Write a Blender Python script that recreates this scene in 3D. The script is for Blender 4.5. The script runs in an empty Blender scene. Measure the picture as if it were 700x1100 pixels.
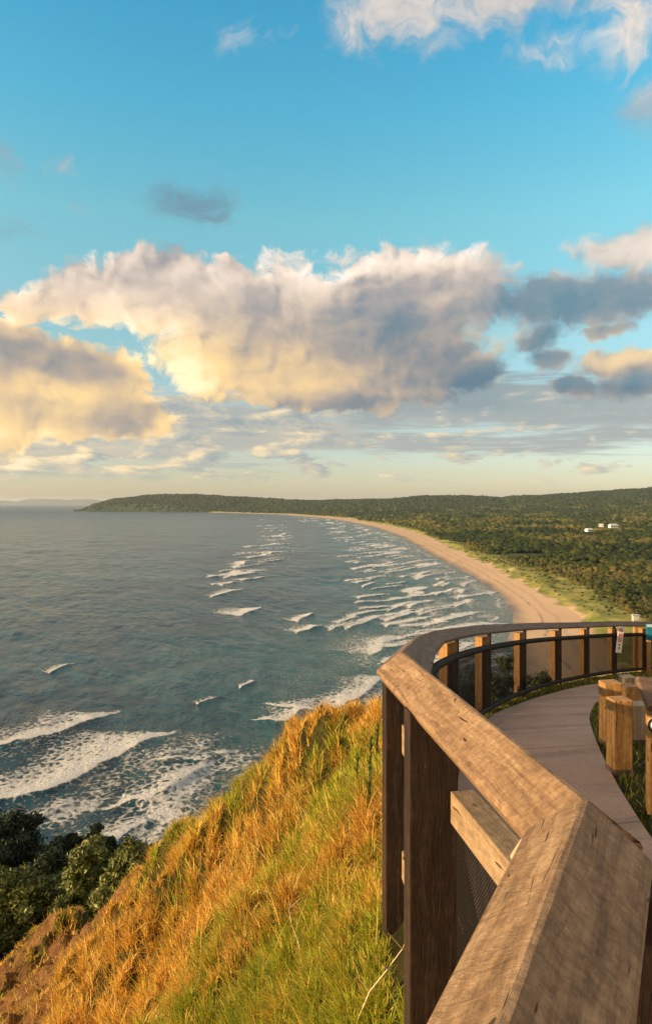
import bpy, bmesh, math, random
import numpy as np
from mathutils import Vector, Matrix, noise as mnoise

C = bpy.context.scene
col = C.collection
rng = np.random.default_rng(7)
random.seed(7)
R = math.radians
F = 760.0            # focal length in photo pixels (photo 700 x 1100), horizon on row 540
SEA = -70.0          # the camera is the origin, 70 m above the water

# ------------------------------------------------------------------ camera
cam_d = bpy.data.cameras.new('camera'); cam = bpy.data.objects.new('camera', cam_d); col.objects.link(cam)
cam.location = (0, 0, 0); cam.rotation_euler = (R(90), 0, 0)
cam_d.sensor_fit = 'VERTICAL'; cam_d.sensor_height = 36.0; cam_d.lens = 36.0 * F / 1100.0
cam_d.shift_y = -10.0 / 1100.0
cam_d.clip_start = 0.02; cam_d.clip_end = 400000
C.camera = cam
C.view_settings.view_transform = 'Standard'; C.view_settings.look = 'None'
C.view_settings.exposure = 0.78; C.view_settings.gamma = 1
C.view_settings.use_curve_mapping = False
C.render.engine = 'CYCLES'

# ------------------------------------------------------------------ node helper
class NT:
    flat = False
    def __init__(s, nt): s.nt = nt
    def n(s, t, **k):
        x = s.nt.nodes.new(t)
        for a, b in k.items(): setattr(x, a, b)
        return x
    def put(s, sock, v):
        if v is None: return
        if isinstance(v, bpy.types.NodeSocket): s.nt.links.new(v, sock)
        else:
            try: sock.default_value = v
            except Exception:
                sock.default_value = (v[0], v[1], v[2], 1.0) if hasattr(v, '__len__') else (v, v, v)
    def m(s, op, a, b=None, c=None, clamp=False):
        x = s.n('ShaderNodeMath', operation=op); x.use_clamp = clamp
        s.put(x.inputs[0], a); s.put(x.inputs[1], b); s.put(x.inputs[2], c); return x.outputs[0]
    def vm(s, op, a, b=None, c=None):
        x = s.n('ShaderNodeVectorMath', operation=op)
        s.put(x.inputs[0], a); s.put(x.inputs[1], b)
        if c is not None: s.put(x.inputs[2], c)
        return x.outputs['Value'] if op in ('LENGTH', 'DOT_PRODUCT', 'DISTANCE') else x.outputs[0]
    def xyz(s, x=0., y=0., z=0.):
        c = s.n('ShaderNodeCombineXYZ'); s.put(c.inputs[0], x); s.put(c.inputs[1], y); s.put(c.inputs[2], z); return c.outputs[0]
    def sep(s, v):
        c = s.n('ShaderNodeSeparateXYZ'); s.put(c.inputs[0], v); return c.outputs
    def noise(s, vec, scale, detail=4., rough=.55, dist=0., lac=2.0):
        x = s.n('ShaderNodeTexNoise'); x.noise_dimensions = '2D' if s.flat else '3D'; s.put(x.inputs['Vector'], vec); s.put(x.inputs['Scale'], scale)
        s.put(x.inputs['Detail'], detail); s.put(x.inputs['Roughness'], rough); s.put(x.inputs['Distortion'], dist)
        s.put(x.inputs['Lacunarity'], lac); return x.outputs['Fac']
    def noisec(s, vec, scale, detail=4., rough=.55):
        x = s.n('ShaderNodeTexNoise'); x.noise_dimensions = '2D' if s.flat else '3D'; s.put(x.inputs['Vector'], vec); s.put(x.inputs['Scale'], scale)
        s.put(x.inputs['Detail'], detail); s.put(x.inputs['Roughness'], rough); return x.outputs['Color']
    def voro(s, vec, scale, feature='F1', out='Distance'):
        x = s.n('ShaderNodeTexVoronoi', feature=feature); x.voronoi_dimensions = '2D' if s.flat else '3D'; s.put(x.inputs['Vector'], vec); s.put(x.inputs['Scale'], scale); return x.outputs[out]
    def sm(s, x, a, b, lo=0., hi=1.):
        n = s.n('ShaderNodeMapRange', interpolation_type='SMOOTHSTEP')
        s.put(n.inputs[0], x); s.put(n.inputs[1], a); s.put(n.inputs[2], b); s.put(n.inputs[3], lo); s.put(n.inputs[4], hi); return n.outputs[0]
    def lin(s, x, a, b, lo=0., hi=1.):
        n = s.n('ShaderNodeMapRange'); s.put(n.inputs[0], x); s.put(n.inputs[1], a); s.put(n.inputs[2], b); s.put(n.inputs[3], lo); s.put(n.inputs[4], hi); return n.outputs[0]
    def mix(s, f, a, b, mode='MIX'):
        n = s.n('ShaderNodeMix', data_type='RGBA', blend_type=mode)
        s.put(n.inputs[0], f); s.put(n.inputs[6], a if isinstance(a, bpy.types.NodeSocket) else (*a[:3], 1)); s.put(n.inputs[7], b if isinstance(b, bpy.types.NodeSocket) else (*b[:3], 1)); return n.outputs[2]
    def ramp(s, f, stops, interp='LINEAR'):
        n = s.n('ShaderNodeValToRGB'); cr = n.color_ramp; cr.interpolation = interp
        while len(cr.elements) > 1: cr.elements.remove(cr.elements[-1])
        cr.elements[0].position = stops[0][0]; cr.elements[0].color = (*stops[0][1], 1)
        for p, c in stops[1:]:
            e = cr.elements.new(p); e.color = (*c, 1)
        s.put(n.inputs[0], f); return n.outputs[0]
    def attr(s, name, out='Fac'):
        n = s.n('ShaderNodeAttribute'); n.attribute_name = name; return n.outputs[out]
    def coord(s, out='Object'): return s.n('ShaderNodeTexCoord').outputs[out]
    def pos(s): return s.n('ShaderNodeNewGeometry').outputs['Position']
    def bump(s, h, strength=.5, dist=.01):
        b = s.n('ShaderNodeBump'); s.put(b.inputs['Strength'], strength); s.put(b.inputs['Distance'], dist); s.put(b.inputs['Height'], h); return b.outputs[0]

def material(name):
    m = bpy.data.materials.new(name); m.use_nodes = True
    nt = m.node_tree; nt.nodes.clear()
    t = NT(nt); out = t.n('ShaderNodeOutputMaterial'); b = t.n('ShaderNodeBsdfPrincipled')
    nt.links.new(b.outputs[0], out.inputs[0])
    return m, t, b, out
def sset(t, b, **k):
    names = dict(col='Base Color', rough='Roughness', nrm='Normal', metal='Metallic', alpha='Alpha', ior='IOR', spec='Specular IOR Level', trans='Transmission Weight', coat='Coat Weight', sub='Subsurface Weight')
    for a, v in k.items():
        if isinstance(v, tuple) and len(v) == 3: v = (*v, 1)
        t.put(b.inputs[names[a]], v)

# ------------------------------------------------------------------ sky and sun
SUN_EL = R(13.0)
sun_dir = Vector((-0.95, -0.31, 0)).normalized() * math.cos(SUN_EL) + Vector((0, 0, math.sin(SUN_EL)))
sd_ = bpy.data.lights.new('sun', 'SUN'); sun = bpy.data.objects.new('sun', sd_); col.objects.link(sun)
sd_.energy = 5.0; sd_.angle = R(0.6); sd_.color = (1.0, 0.70, 0.38)
sun.rotation_euler = sun_dir.to_track_quat('Z', 'Y').to_euler()

def pa(u, v):       # photo pixel -> (azimuth, elevation)
    x = (u - 350) / F; z = (540 - v) / F
    return math.atan2(x, 1), math.atan2(z, math.hypot(x, 1))

def blob_group(name, blobs, soft=1.0):
    g = bpy.data.node_groups.new(name, 'ShaderNodeTree')
    g.interface.new_socket('P', in_out='INPUT', socket_type='NodeSocketVector')
    g.interface.new_socket('D', in_out='OUTPUT', socket_type='NodeSocketFloat')
    t = NT(g); gi = t.n('NodeGroupInput'); go = t.n('NodeGroupOutput')
    acc = None
    for (u, v, ru, rv, *w) in blobs:
        a, e = pa(u, v); w = w[0] if w else 1.0
        d = t.vm('MULTIPLY', t.vm('SUBTRACT', gi.outputs[0], (a, e, 0)), (F / ru, F / rv, 0))
        L = t.vm('LENGTH', d)
        if name.startswith('shade'):
            f = t.m('MULTIPLY', t.sm(L, 1.0, 0.0), w)
            acc = f if acc is None else t.m('ADD', acc, f)
        else:
            f = t.m('MULTIPLY', t.m('SUBTRACT', 1.0, L), w)
            acc = f if acc is None else t.m('SMOOTH_MAX', acc, f, 0.2)
    g.links.new(acc, go.inputs[0])
    return g
def use_group(t, g, vec):
    n = t.n('ShaderNodeGroup'); n.node_tree = g; t.put(n.inputs[0], vec); return n.outputs[0]

CUM = [(45,328,52,17),(110,320,76,32),(180,315,78,45),(250,335,82,52),(240,385,72,44),(320,350,100,64),(330,398,118,44),(430,335,100,66),(430,392,108,48),(500,315,66,46),
       (515,400,32,24),(590,326,84,30),(665,318,100,26),(578,358,30,22,.8),(592,384,24,18,.7),(350,425,110,18),
       (18,375,44,28),(75,398,58,32),(118,412,40,40),(45,440,115,32),(130,450,60,22),(-10,420,60,60),
       (690,266,72,24),(672,386,62,14),(695,406,50,20),(625,412,24,12),(650,352,30,9,.7)]
TOP = [(430,12,95,40),(530,-6,150,36),(672,30,38,40),(640,-26,90,30),(206,216,62,28,.85),(690,118,34,32,.6),(590,48,60,22,.4),(262,38,52,20,.38),(0,172,30,24,.5),(18,246,30,12,.5),(88,224,18,8,.4),(70,176,14,12,.4)]
SHADE = [(178,385,80,60,.62),(235,408,120,46,.42),(90,340,130,46,.34),(210,298,170,34,.30),(350,290,120,26,.36),(430,282,90,26,.46),(510,275,70,30,.42),(340,400,130,40,.24),
         (430,350,130,52,-.26),(300,335,120,24,-.04),(130,335,170,50,.16),(620,325,170,46,-.60),(530,405,80,56,-.62),(470,380,90,60,-.3),(400,437,240,18,-.32),(590,375,60,50,-.6),(15,378,90,22,-.20),(128,398,44,40,-.12),(90,372,30,16,.25),
         (60,420,110,26,.46),(60,448,130,18,-.05),(206,216,110,52,-1.1),(690,266,110,44,.50),(672,382,80,12,.20),(700,408,70,26,-.55),(625,412,50,24,-.7),
         (440,14,240,60,.40),(680,35,80,60,.55),(600,48,80,34,.5),(262,38,70,34,.6),(0,172,60,40,-.3),(20,246,60,30,-.3),(60,480,300,60,.42),(320,468,80,26,.34),(600,450,320,60,-.14)]

w = bpy.data.worlds.new('World'); C.world = w; w.use_nodes = True
nt = w.node_tree; nt.nodes.clear(); t = NT(nt)
sky = t.n('ShaderNodeTexSky'); sky.sky_type = 'NISHITA'; sky.sun_disc = False
sky.sun_elevation = SUN_EL; sky.sun_rotation = math.atan2(sun_dir.x, sun_dir.y); sky.altitude = 70
sky.air_density = 1.0; sky.dust_density = 1.2; sky.ozone_density = 2.0
dirv = t.n('ShaderNodeTexCoord').outputs['Generated']
sx, sy, sz = t.sep(dirv)
az = t.m('ARCTAN2', sx, sy); el = t.m('ARCSINE', sz)
P = t.xyz(az, el, 0.)
# warp the cloud outlines with turbulence
t.flat = True
wn = t.vm('SUBTRACT', t.noisec(P, 10., 3., .55), (.5, .5, .5))
P1 = t.vm('MULTIPLY_ADD', wn, (.065, .034, 0), P)
wn2 = t.vm('SUBTRACT', t.noisec(P, 42., 5., .62), (.5, .5, .5))
P2 = t.vm('MULTIPLY_ADD', wn2, (.017, .017, 0), P1)
g_cum = blob_group('clouds_low', CUM); g_top = blob_group('clouds_high', TOP); g_sh = blob_group('shade', SHADE)
def puffs(off):
    q = t.vm('MULTIPLY', t.vm('ADD', P2, off), (1., 1.25, 0))
    a_ = t.m('SUBTRACT', .5, t.voro(q, 19., 'SMOOTH_F1')); b_ = t.m('SUBTRACT', .5, t.voro(q, 47., 'SMOOTH_F1'))
    return t.m('ADD', t.m('ADD', t.m('MULTIPLY', a_, .62), t.m('MULTIPLY', b_, .26)), t.m('MULTIPLY', t.noise(q, 22., 7., .58), .38))
pf0 = puffs((0, 0, 0)); pf1 = puffs((-.012, .010, 0))
d0 = use_group(t, g_cum, P2)
f20 = t.noise(P1, 8., 4., .5)
fine = t.noise(t.vm('MULTIPLY', P2, (1., 1.3, 0)), 60., 6., .65)
base = t.m('ADD', t.m('ADD', d0, t.m('MULTIPLY', t.m('SUBTRACT', pf0, .30), .70)), t.m('MULTIPLY', t.m('SUBTRACT', fine, .5), .46))
covC = t.m('MULTIPLY', t.sm(base, -.09, t.lin(az, .12, .30, .22, .46)), t.lin(az, .16, .3, 1., .90))
shade = use_group(t, g_sh, P1)
depth = t.sm(base, .0, .7)
relief = t.m('MULTIPLY', t.m('SUBTRACT', pf0, pf1), t.lin(depth, 0., 1., .85, .30))
L = t.m('ADD', t.m('ADD', .43, t.m('MULTIPLY', shade, .62)), relief)
L = t.m('ADD', L, t.m('MULTIPLY', t.m('SUBTRACT', 1., depth), .09))
L = t.m('ADD', L, t.m('MULTIPLY', t.m('SUBTRACT', f20, .5), .55))
L = t.m('ADD', L, t.m('MULTIPLY', t.m('SUBTRACT', fine, .5), .10))
warm = t.ramp(L, [(0.0, (.10,.17,.225)), (.20, (.20,.22,.235)), (.38, (.35,.30,.255)), (.55, (.56,.42,.26)), (.75, (.80,.56,.27)), (1.0, (.92,.76,.46))])
cream = t.ramp(L, [(0.0, (.11,.19,.25)), (.20, (.18,.23,.27)), (.38, (.35,.32,.305)), (.55, (.56,.47,.40)), (.75, (.78,.65,.54)), (1.0, (.93,.86,.78))])
ccol = t.mix(t.sm(el, .19, .31), warm, cream)
# high wispy clouds
dt = use_group(t, g_top, P2)
ft = t.noise(t.vm('MULTIPLY', P2, (1., 1.5, 0)), 17., 9., .62, .5)
baset = t.m('ADD', dt, t.m('MULTIPLY', t.m('SUBTRACT', ft, .50), 1.35))
baset = t.m('SUBTRACT', baset, t.sm(dt, .0, -.45))
covT = t.m('MULTIPLY', t.sm(baset, -.05, .95), .86)
Lt = t.m('ADD', t.m('ADD', .42, t.m('MULTIPLY', shade, .55)), t.m('MULTIPLY', t.m('SUBTRACT', ft, .5), .5))
ctop = t.ramp(Lt, [(0.0, (.13,.21,.27)), (.25, (.20,.25,.29)), (.45, (.36,.36,.37)), (.62, (.58,.50,.44)), (.85, (.82,.68,.56)), (1.0, (.93,.84,.74))])
# flat layers near the horizon, flattening with distance
ps = t.xyz(t.m('MULTIPLY', az, 3.0), t.m('MULTIPLY', t.m('POWER', t.m('MAXIMUM', el, 0.001), .7), 24.), 0.)
fs = t.noise(ps, 1.0, 9., .58, .15)
lo = t.m('MULTIPLY', t.sm(el, .012, .085), t.sm(el, .235, .150))
covS = t.m('MULTIPLY', t.sm(t.m('ADD', fs, t.m('MULTIPLY', t.m('SUBTRACT', lo, 1.), .55)), .32, .50), .90)
ps2 = t.xyz(t.m('MULTIPLY', az, 11.), t.m('MULTIPLY', t.m('POWER', t.m('MAXIMUM', el, 0.001), .85), 28.), 0.)
pq = lambda o: t.m('SUBTRACT', t.noise(t.vm('ADD', ps2, o), 1.2, 7., .60, .2), t.m('MULTIPLY', t.voro(t.vm('ADD', ps2, o), 1.7, 'SMOOTH_F1'), .18))
fp = pq((0, 0, 0)); fpb = pq((-.20, .20, 0))
Ls = t.m('ADD', t.m('ADD', .38, t.m('MULTIPLY', t.m('MULTIPLY', t.m('SUBTRACT', fp, fpb), 1.5), t.sm(t.m('SUBTRACT', fp, t.m('MULTIPLY', az, .25)), .34, .5))), t.m('ADD', t.m('MULTIPLY', shade, .55), t.m('MULTIPLY', t.m('SUBTRACT', fs, .5), -.5)))
scol = t.ramp(Ls, [(0., (.21,.26,.28)), (.33, (.31,.33,.32)), (.58, (.50,.44,.34)), (.8, (.78,.60,.36)), (1., (.90,.74,.50))])
fpc = t.m('MULTIPLY', t.sm(t.m('SUBTRACT', fp, t.m('MULTIPLY', az, .25)), .40, .52), t.m('MULTIPLY', t.m('MULTIPLY', t.sm(el, .02, .05), t.sm(el, .17, .11)), .85))
covS = t.m('MAXIMUM', covS, fpc)
# clear sky: Nishita, pushed to the photograph's cyan grade
G3 = lambda *c: tuple(x / 4.5 for x in c)
grade = t.ramp(t.lin(el, 0., .62), [(0., G3(1.9,1.75,1.75)), (.063, G3(1.5,1.4,1.4)), (.17, G3(1.3,1.25,1.2)), (.355, G3(1.42,1.68,1.36)), (.606, G3(1.36,2.2,1.68)), (.815, G3(.86,2.24,1.98)), (1., G3(.62,2.12,2.06))])
skyc = t.mix(1., sky.outputs[0], grade, 'MULTIPLY')
w.cycles.sampling_method = 'MANUAL'; w.cycles.sample_map_resolution = 256
SK = 0.15
def gain(c, k_):
    x = t.n('ShaderNodeVectorMath', operation='SCALE'); t.put(x.inputs[0], c); x.inputs['Scale'].default_value = k_; return x.outputs[0]
skyc = gain(skyc, 4.5 * .088 / SK)
k = .775 / SK
c1 = t.mix(covS, skyc, gain(scol, k))
c2 = t.mix(covC, c1, gain(ccol, k))
c3 = t.mix(covT, c2, gain(ctop, k))
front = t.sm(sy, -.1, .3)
# unseen sky behind and overhead: warm broken cloud added to warm the ambient light
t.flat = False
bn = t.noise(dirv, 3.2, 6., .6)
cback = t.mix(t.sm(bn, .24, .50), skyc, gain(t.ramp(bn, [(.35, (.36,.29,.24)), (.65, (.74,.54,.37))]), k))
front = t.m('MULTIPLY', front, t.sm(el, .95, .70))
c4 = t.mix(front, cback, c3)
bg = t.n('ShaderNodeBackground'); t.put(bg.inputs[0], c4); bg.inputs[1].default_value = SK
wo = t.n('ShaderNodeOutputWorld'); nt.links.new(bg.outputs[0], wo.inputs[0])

# ------------------------------------------------------------------ object helpers
def mesh_obj(name, verts, faces, mat=None, parent=None, uv=None, attrs=None, smooth=False):
    me = bpy.data.meshes.new(name)
    V = np.asarray(verts, dtype=np.float32)
    if isinstance(faces, np.ndarray):
        nf, k = faces.shape
        me.vertices.add(len(V)); me.vertices.foreach_set('co', V.ravel())
        me.loops.add(nf * k); me.loops.foreach_set('vertex_index', faces.astype(np.int32).ravel())
        me.polygons.add(nf); me.polygons.foreach_set('loop_start', np.arange(0, nf * k, k, dtype=np.int32))
        me.polygons.foreach_set('loop_total', np.full(nf, k, dtype=np.int32))
        me.update(calc_edges=True)
    else:
        me.from_pydata([tuple(map(float, v)) for v in V], [], faces)
    if attrs:
        for an, (kind, data) in attrs.items():
            a = me.attributes.new(an, kind, 'POINT')
            data = np.asarray(data, dtype=np.float32)
            a.data.foreach_set('value' if kind == 'FLOAT' else ('color' if kind == 'FLOAT_COLOR' else 'vector'), data.ravel())
    if smooth: me.polygons.foreach_set('use_smooth', np.ones(len(me.polygons), dtype=bool))
    o = bpy.data.objects.new(name, me); col.objects.link(o)
    if mat: me.materials.append(mat)
    if parent: o.parent = parent
    return o
def bm_obj(name, bm, mat, parent=None, smooth=False):
    bmesh.ops.recalc_face_normals(bm, faces=bm.faces)
    me = bpy.data.meshes.new(name); bm.to_mesh(me); bm.free()
    if smooth:
        for p in me.polygons: p.use_smooth = True
    if mat: me.materials.append(mat)
    o = bpy.data.objects.new(name, me); col.objects.link(o)
    if parent: o.parent = parent
    return o
def tag(o, label=None, cat=None, group=None, kind=None):
    if label: o['label'] = label
    if cat: o['category'] = cat
    if group: o['group'] = group
    if kind: o['kind'] = kind
    return o
def empty(name, loc=(0, 0, 0), rz=0):
    o = bpy.data.objects.new(name, None); col.objects.link(o); o.location = loc; o.rotation_euler = (0, 0, rz); o.empty_display_size = .1
    return o
def add_box(bm, c, s, rot=None, bevel=0.0, segs=2):
    r = bmesh.ops.create_cube(bm, size=1.0); vs = r['verts']
    M = Matrix.Translation(c) @ (rot.to_4x4() if rot is not None else Matrix.Identity(4)) @ Matrix.Diagonal((*s, 1))
    bmesh.ops.transform(bm, matrix=M, verts=vs)
    if bevel > 0:
        es = list({e for v in vs for e in v.link_edges})
        bmesh.ops.bevel(bm, geom=es, offset=bevel, segments=segs, affect='EDGES', profile=.6)
def P3(u, v, d): return Vector(((u - 350) / F * d, d, (540 - v) / F * d))

def grid_faces(nr, nc):
    a = np.arange(nr * nc).reshape(nr, nc)
    return np.stack([a[:-1, :-1], a[:-1, 1:], a[1:, 1:], a[1:, :-1]], -1).reshape(-1, 4)

# cheap value-noise for numpy
_perm = np.random.default_rng(3).random((256, 256))
def vnoise(x, y):
    xi = np.floor(x).astype(int); yi = np.floor(y).astype(int); fx = x - xi; fy = y - yi
    fx = fx * fx * (3 - 2 * fx); fy = fy * fy * (3 - 2 * fy)
    a = _perm[xi & 255, yi & 255]; b = _perm[(xi + 1) & 255, yi & 255]; c = _perm[xi & 255, (yi + 1) & 255]; d = _perm[(xi + 1) & 255, (yi + 1) & 255]
    return (a * (1 - fx) + b * fx) * (1 - fy) + (c * (1 - fx) + d * fx) * fy
def fbm(x, y, o=4):
    s = 0; a = .5; n = 0
    for i in range(o):
        s = s + a * vnoise(x + 17.3 * i, y + 9.1 * i); n += a; a *= .5; x = x * 2.03; y = y * 2.03
    return s / n
sstep = lambda x, a, b: (lambda q: q * q * (3 - 2 * q))(np.clip((x - a) / (b - a), 0, 1))

# ------------------------------------------------------------------ coast lines (x as a function of y)
def line(pts):       # photo pixels on the ground at sea level -> world, sorted by y
    A = [((u - 350) / F * (70 * F / (v - 540)), 70 * F / (v - 540)) for u, v in pts]
    A.sort(key=lambda p: p[1]); return np.array(A)
XW = line([(600,830),(560,735),(532,690),(541,672),(545,660),(535,642),(520,630),(500,617),(475,605),(450,590),(425,576),(400,567),(375,561),(350,557.2),(330,555.2),(300,552.6),(240,550.8),(150,549.8),(80,549.4)])
XW = np.vstack([[[60, 60], [75, 150]], XW, [[-1900, 6300], [-1000, 7200], [500, 8500], [4000, 11000], [20000, 20000]]])
XW = XW[np.argsort(XW[:, 1])]
XD = line([(700,760),(668,720),(640,688),(618,665),(580,641),(560,630),(525,609.5),(475,585),(450,573.5),(415,564.5),(385,560)])
XF = line([(760,730),(715,700),(672,662),(632,637),(578,616),(527,598),(478,581),(450,572),(415,563.5),(385,559.6)])
xw = lambda y: np.interp(y, XW[:, 1], XW[:, 0])
def xd(y): return xw(y) + np.clip(np.interp(y, XD[:, 1], XD[:, 0]) - xw(y), np.where(y < 2800, 30, 22), np.interp(y, [400, 2500, 3200, 4200, 5000], [400, 110, 80, 45, 12]))
def xf(y): return xd(y) + np.clip(np.interp(y, XF[:, 1], XF[:, 0]) - xd(y), 5, np.interp(y, [400, 2500, 3200], [400, 60, 25]))

SKY = np.array([(-100,540),(60,552),(84,547),(100,541),(125,536),(170,531.3),(210,532),(250,534.5),(280,536.3),(330,539),(352,538.5),(400,537.5),(440,534.5),(480,533.5),(500,534),(540,536),(560,534),(590,531.5),(620,530),(660,528.5),(700,526.5),(800,524),(1000,520),(1400,520)], float)
ST = (SKY[:, 0] - 350) / F
def land_h(x, y):
    s = x - xw(y); w1 = xd(y) - xw(y); w2 = xf(y) - xw(y)
    h = np.where(s < 0, SEA - .2 - np.minimum(-s * .04, 4), SEA - .2 + 3.4 * np.clip(s / w1, 0, 1) ** 1.2)
    dn = sstep(s, w1, w1 + 10) * (2.2 + 2.5 * (fbm(x / 18, y / 30, 3) - .5) * 2)
    h = h + dn
    inland = sstep(s, w2, w2 + 250)
    h = h + inland * (1.5 + 10 * fbm(x / 500, y / 700, 3) - 3)
    tt = x / np.maximum(y, 1)
    # gentle rise in the right half of the plain
    h = h + inland * 26 * np.exp(-((tt - .52) / .16) ** 2) * np.exp(-((y - 3000) / 900) ** 2)
    y0 = np.interp(tt, [-.5, -.1, .1, .5], [6150, 5900, 5200, 5000])
    top = (540 - np.interp(tt, ST, SKY[:, 1])) / F * y0
    wid = np.where(y < y0, 620 + 350 * (tt > 0), 1200)
    k = np.exp(-((y - y0) / wid) ** 2)
    base = h
    land = sstep(s, 0, 120)
    hh = base * (1 - k) + top * k
    # lower foot hills in front of the skyline range
    y1 = 3900; t1 = -70 + 52 * sstep(tt, .05, .5) * (.6 + .8 * fbm(tt * 14, y * 0 + 3.3, 3))
    k1 = np.exp(-((y - y1) / 420) ** 2) * (tt > .02)
    hh = np.maximum(hh, base * (1 - k1) + t1 * k1)
    h = np.where(s > 0, base + (hh - base) * land, base)
    rough = inland * sstep(y, 1500, 3200)
    h = h + rough * sstep(y, 3600, 4300) * (fbm(x / 260, y / 500, 3) - .5) * 26
    h = h + rough * (fbm(x / 60, y / 90, 4) - .5) * 16 + rough * (fbm(x / 14, y / 30, 2) - .5) * 7
    # never behind the headland above the water
    return h

# --- far land mesh
rows = 70 * F / (np.concatenate([np.linspace(1000, 700, 60)[:-1], np.linspace(700, 560, 260)[:-1], np.linspace(560, 552, 90)[:-1], np.linspace(552, 546.5, 260)[:-1], np.linspace(546.5, 543, 50)]) - 540)
tcols = np.concatenate([np.linspace(-.5, .0, 150)[:-1], np.linspace(0, .5, 420)[:-1], np.linspace(.5, 1.6, 60)])
Y = np.repeat(rows, len(tcols)).reshape(len(rows), -1); X = Y * tcols[None, :]
keep = X > xw(Y) - 60
H = land_h(X, Y)
V = np.stack([X, Y, H], -1).reshape(-1, 3)
fc = grid_faces(len(rows), len(tcols)); kf = keep.ravel()[fc].any(1); fc = fc[kf]
used = np.zeros(len(V), bool); used[fc.ravel()] = True; idx = np.cumsum(used) - 1
s_ = (X - xw(Y)).ravel(); w1_ = (xd(Y) - xw(Y)).ravel(); w2_ = (xf(Y) - xw(Y)).ravel()
yy_ = Y.ravel()
zone = np.where(yy_ > 5000, 3.0, np.where(s_ < w1_, s_ / w1_, np.where(s_ < w2_, 1 + (s_ - w1_) / (w2_ - w1_), 2 + (s_ - w2_) / 60)))
m_land, t, b, out = material('coast_ground')
z = t.attr('zone'); p = t.pos()
pz = t.m('ADD', z, t.m('MULTIPLY', t.m('SUBTRACT', t.noise(p, .035, 5., .6), .5), .9))
wet = t.mix(t.sm(t.m('ADD', z, t.m('MULTIPLY', t.m('SUBTRACT', t.noise(p, .02, 3.), .5), .35)), .10, .42), (.17, .125, .10), (.50, .345, .215))
sandn = t.mix(t.sm(t.noise(t.vm('MULTIPLY', p, (1, .35, 1)), .05, 6., .65), .35, .7), wet, t.mix(.5, wet, (.60, .42, .26)))
wr = t.m('ABSOLUTE', t.m('SUBTRACT', t.m('ADD', z, t.m('MULTIPLY', t.m('SUBTRACT', t.noise(p, .03, 4.), .5), .22)), .50))
sandn = t.mix(t.m('MULTIPLY', t.sm(wr, .035, .0), t.sm(t.noise(p, .35, 4.), .42, .6)), sandn, (.20, .13, .085))
wr2 = t.m('ABSOLUTE', t.m('SUBTRACT', t.m('ADD', z, t.m('MULTIPLY', t.m('SUBTRACT', t.noise(p, .02, 4.), .5), .30)), .72))
sandn = t.mix(t.m('MULTIPLY', t.sm(wr2, .05, .0), .35), sandn, (.30, .20, .13))
dune = t.ramp(t.noise(t.vm('MULTIPLY', p, (1, .4, 1)), .09, 6., .65), [(.3, (.06, .08, .016)), (.47, (.17, .18, .035)), (.62, (.30, .26, .075)), (.76, (.5, .36, .2))])
forest = t.ramp(t.noise(p, .035, 8., .68), [(.3, (.012, .028, .010)), (.5, (.035, .060, .016)), (.7, (.085, .10, .028))])
far = t.ramp(t.noise(t.vm('MULTIPLY', p, (1, .6, 1)), .0045, 6., .6), [(.3, (.012, .034, .016)), (.55, (.022, .05, .020)), (.75, (.06, .085, .03))])
forest = t.mix(t.sm(t.sep(p)[1], 2500., 4200.), forest, far)
c = t.mix(t.sm(pz, .92, 1.06), sandn, dune)
c = t.mix(t.sm(pz, 1.85, 2.15), c, forest)
bh = t.m('ADD', t.m('MULTIPLY', t.noise(p, .12, 6., .7), t.lin(z, 1., 2.4, .05, 1.)), t.m('MULTIPLY', t.noise(p, .018, 5., .6), t.lin(z, 1., 2.4, 0., 1.)))
sset(t, b, col=c, rough=t.lin(z, .0, .35, .35, .95), nrm=t.bump(bh, .9, 6.0), spec=.25)
coast = mesh_obj('coast_land', V[used], idx[fc], m_land, attrs={'zone': ('FLOAT', zone[used])}, smooth=True)
tag(coast, kind='structure')

# --- pale far ridge on the horizon and islets off the headland
m_ridge, t, b, out = material('far_ridge'); sset(t, b, col=(.06, .08, .07), rough=.9)
n = 90; us = np.linspace(-160, 115, n); hv = np.interp(us, [-160,-60,5,20,40,60,85,100,115], [4,5,1.4,3.6,4.6,3.0,4.2,2.0,0]) + (fbm(us / 9, us * 0, 3) - .5) * 1.6
D0 = 26000.; vs = []
for u, h in zip(us, hv):
    x = (u - 350) / F * D0; zt = max(h, .0) / F * D0 + 6
    vs += [(x, D0, SEA - 5), (x, D0 + 500, zt * .7), (x, D0 + 1100, zt), (x, D0 + 2500, zt * .5), (x, D0 + 3300, SEA - 5)]
tag(mesh_obj('far_ridge', vs, grid_faces(n, 5), m_ridge, smooth=True), kind='structure')

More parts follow.
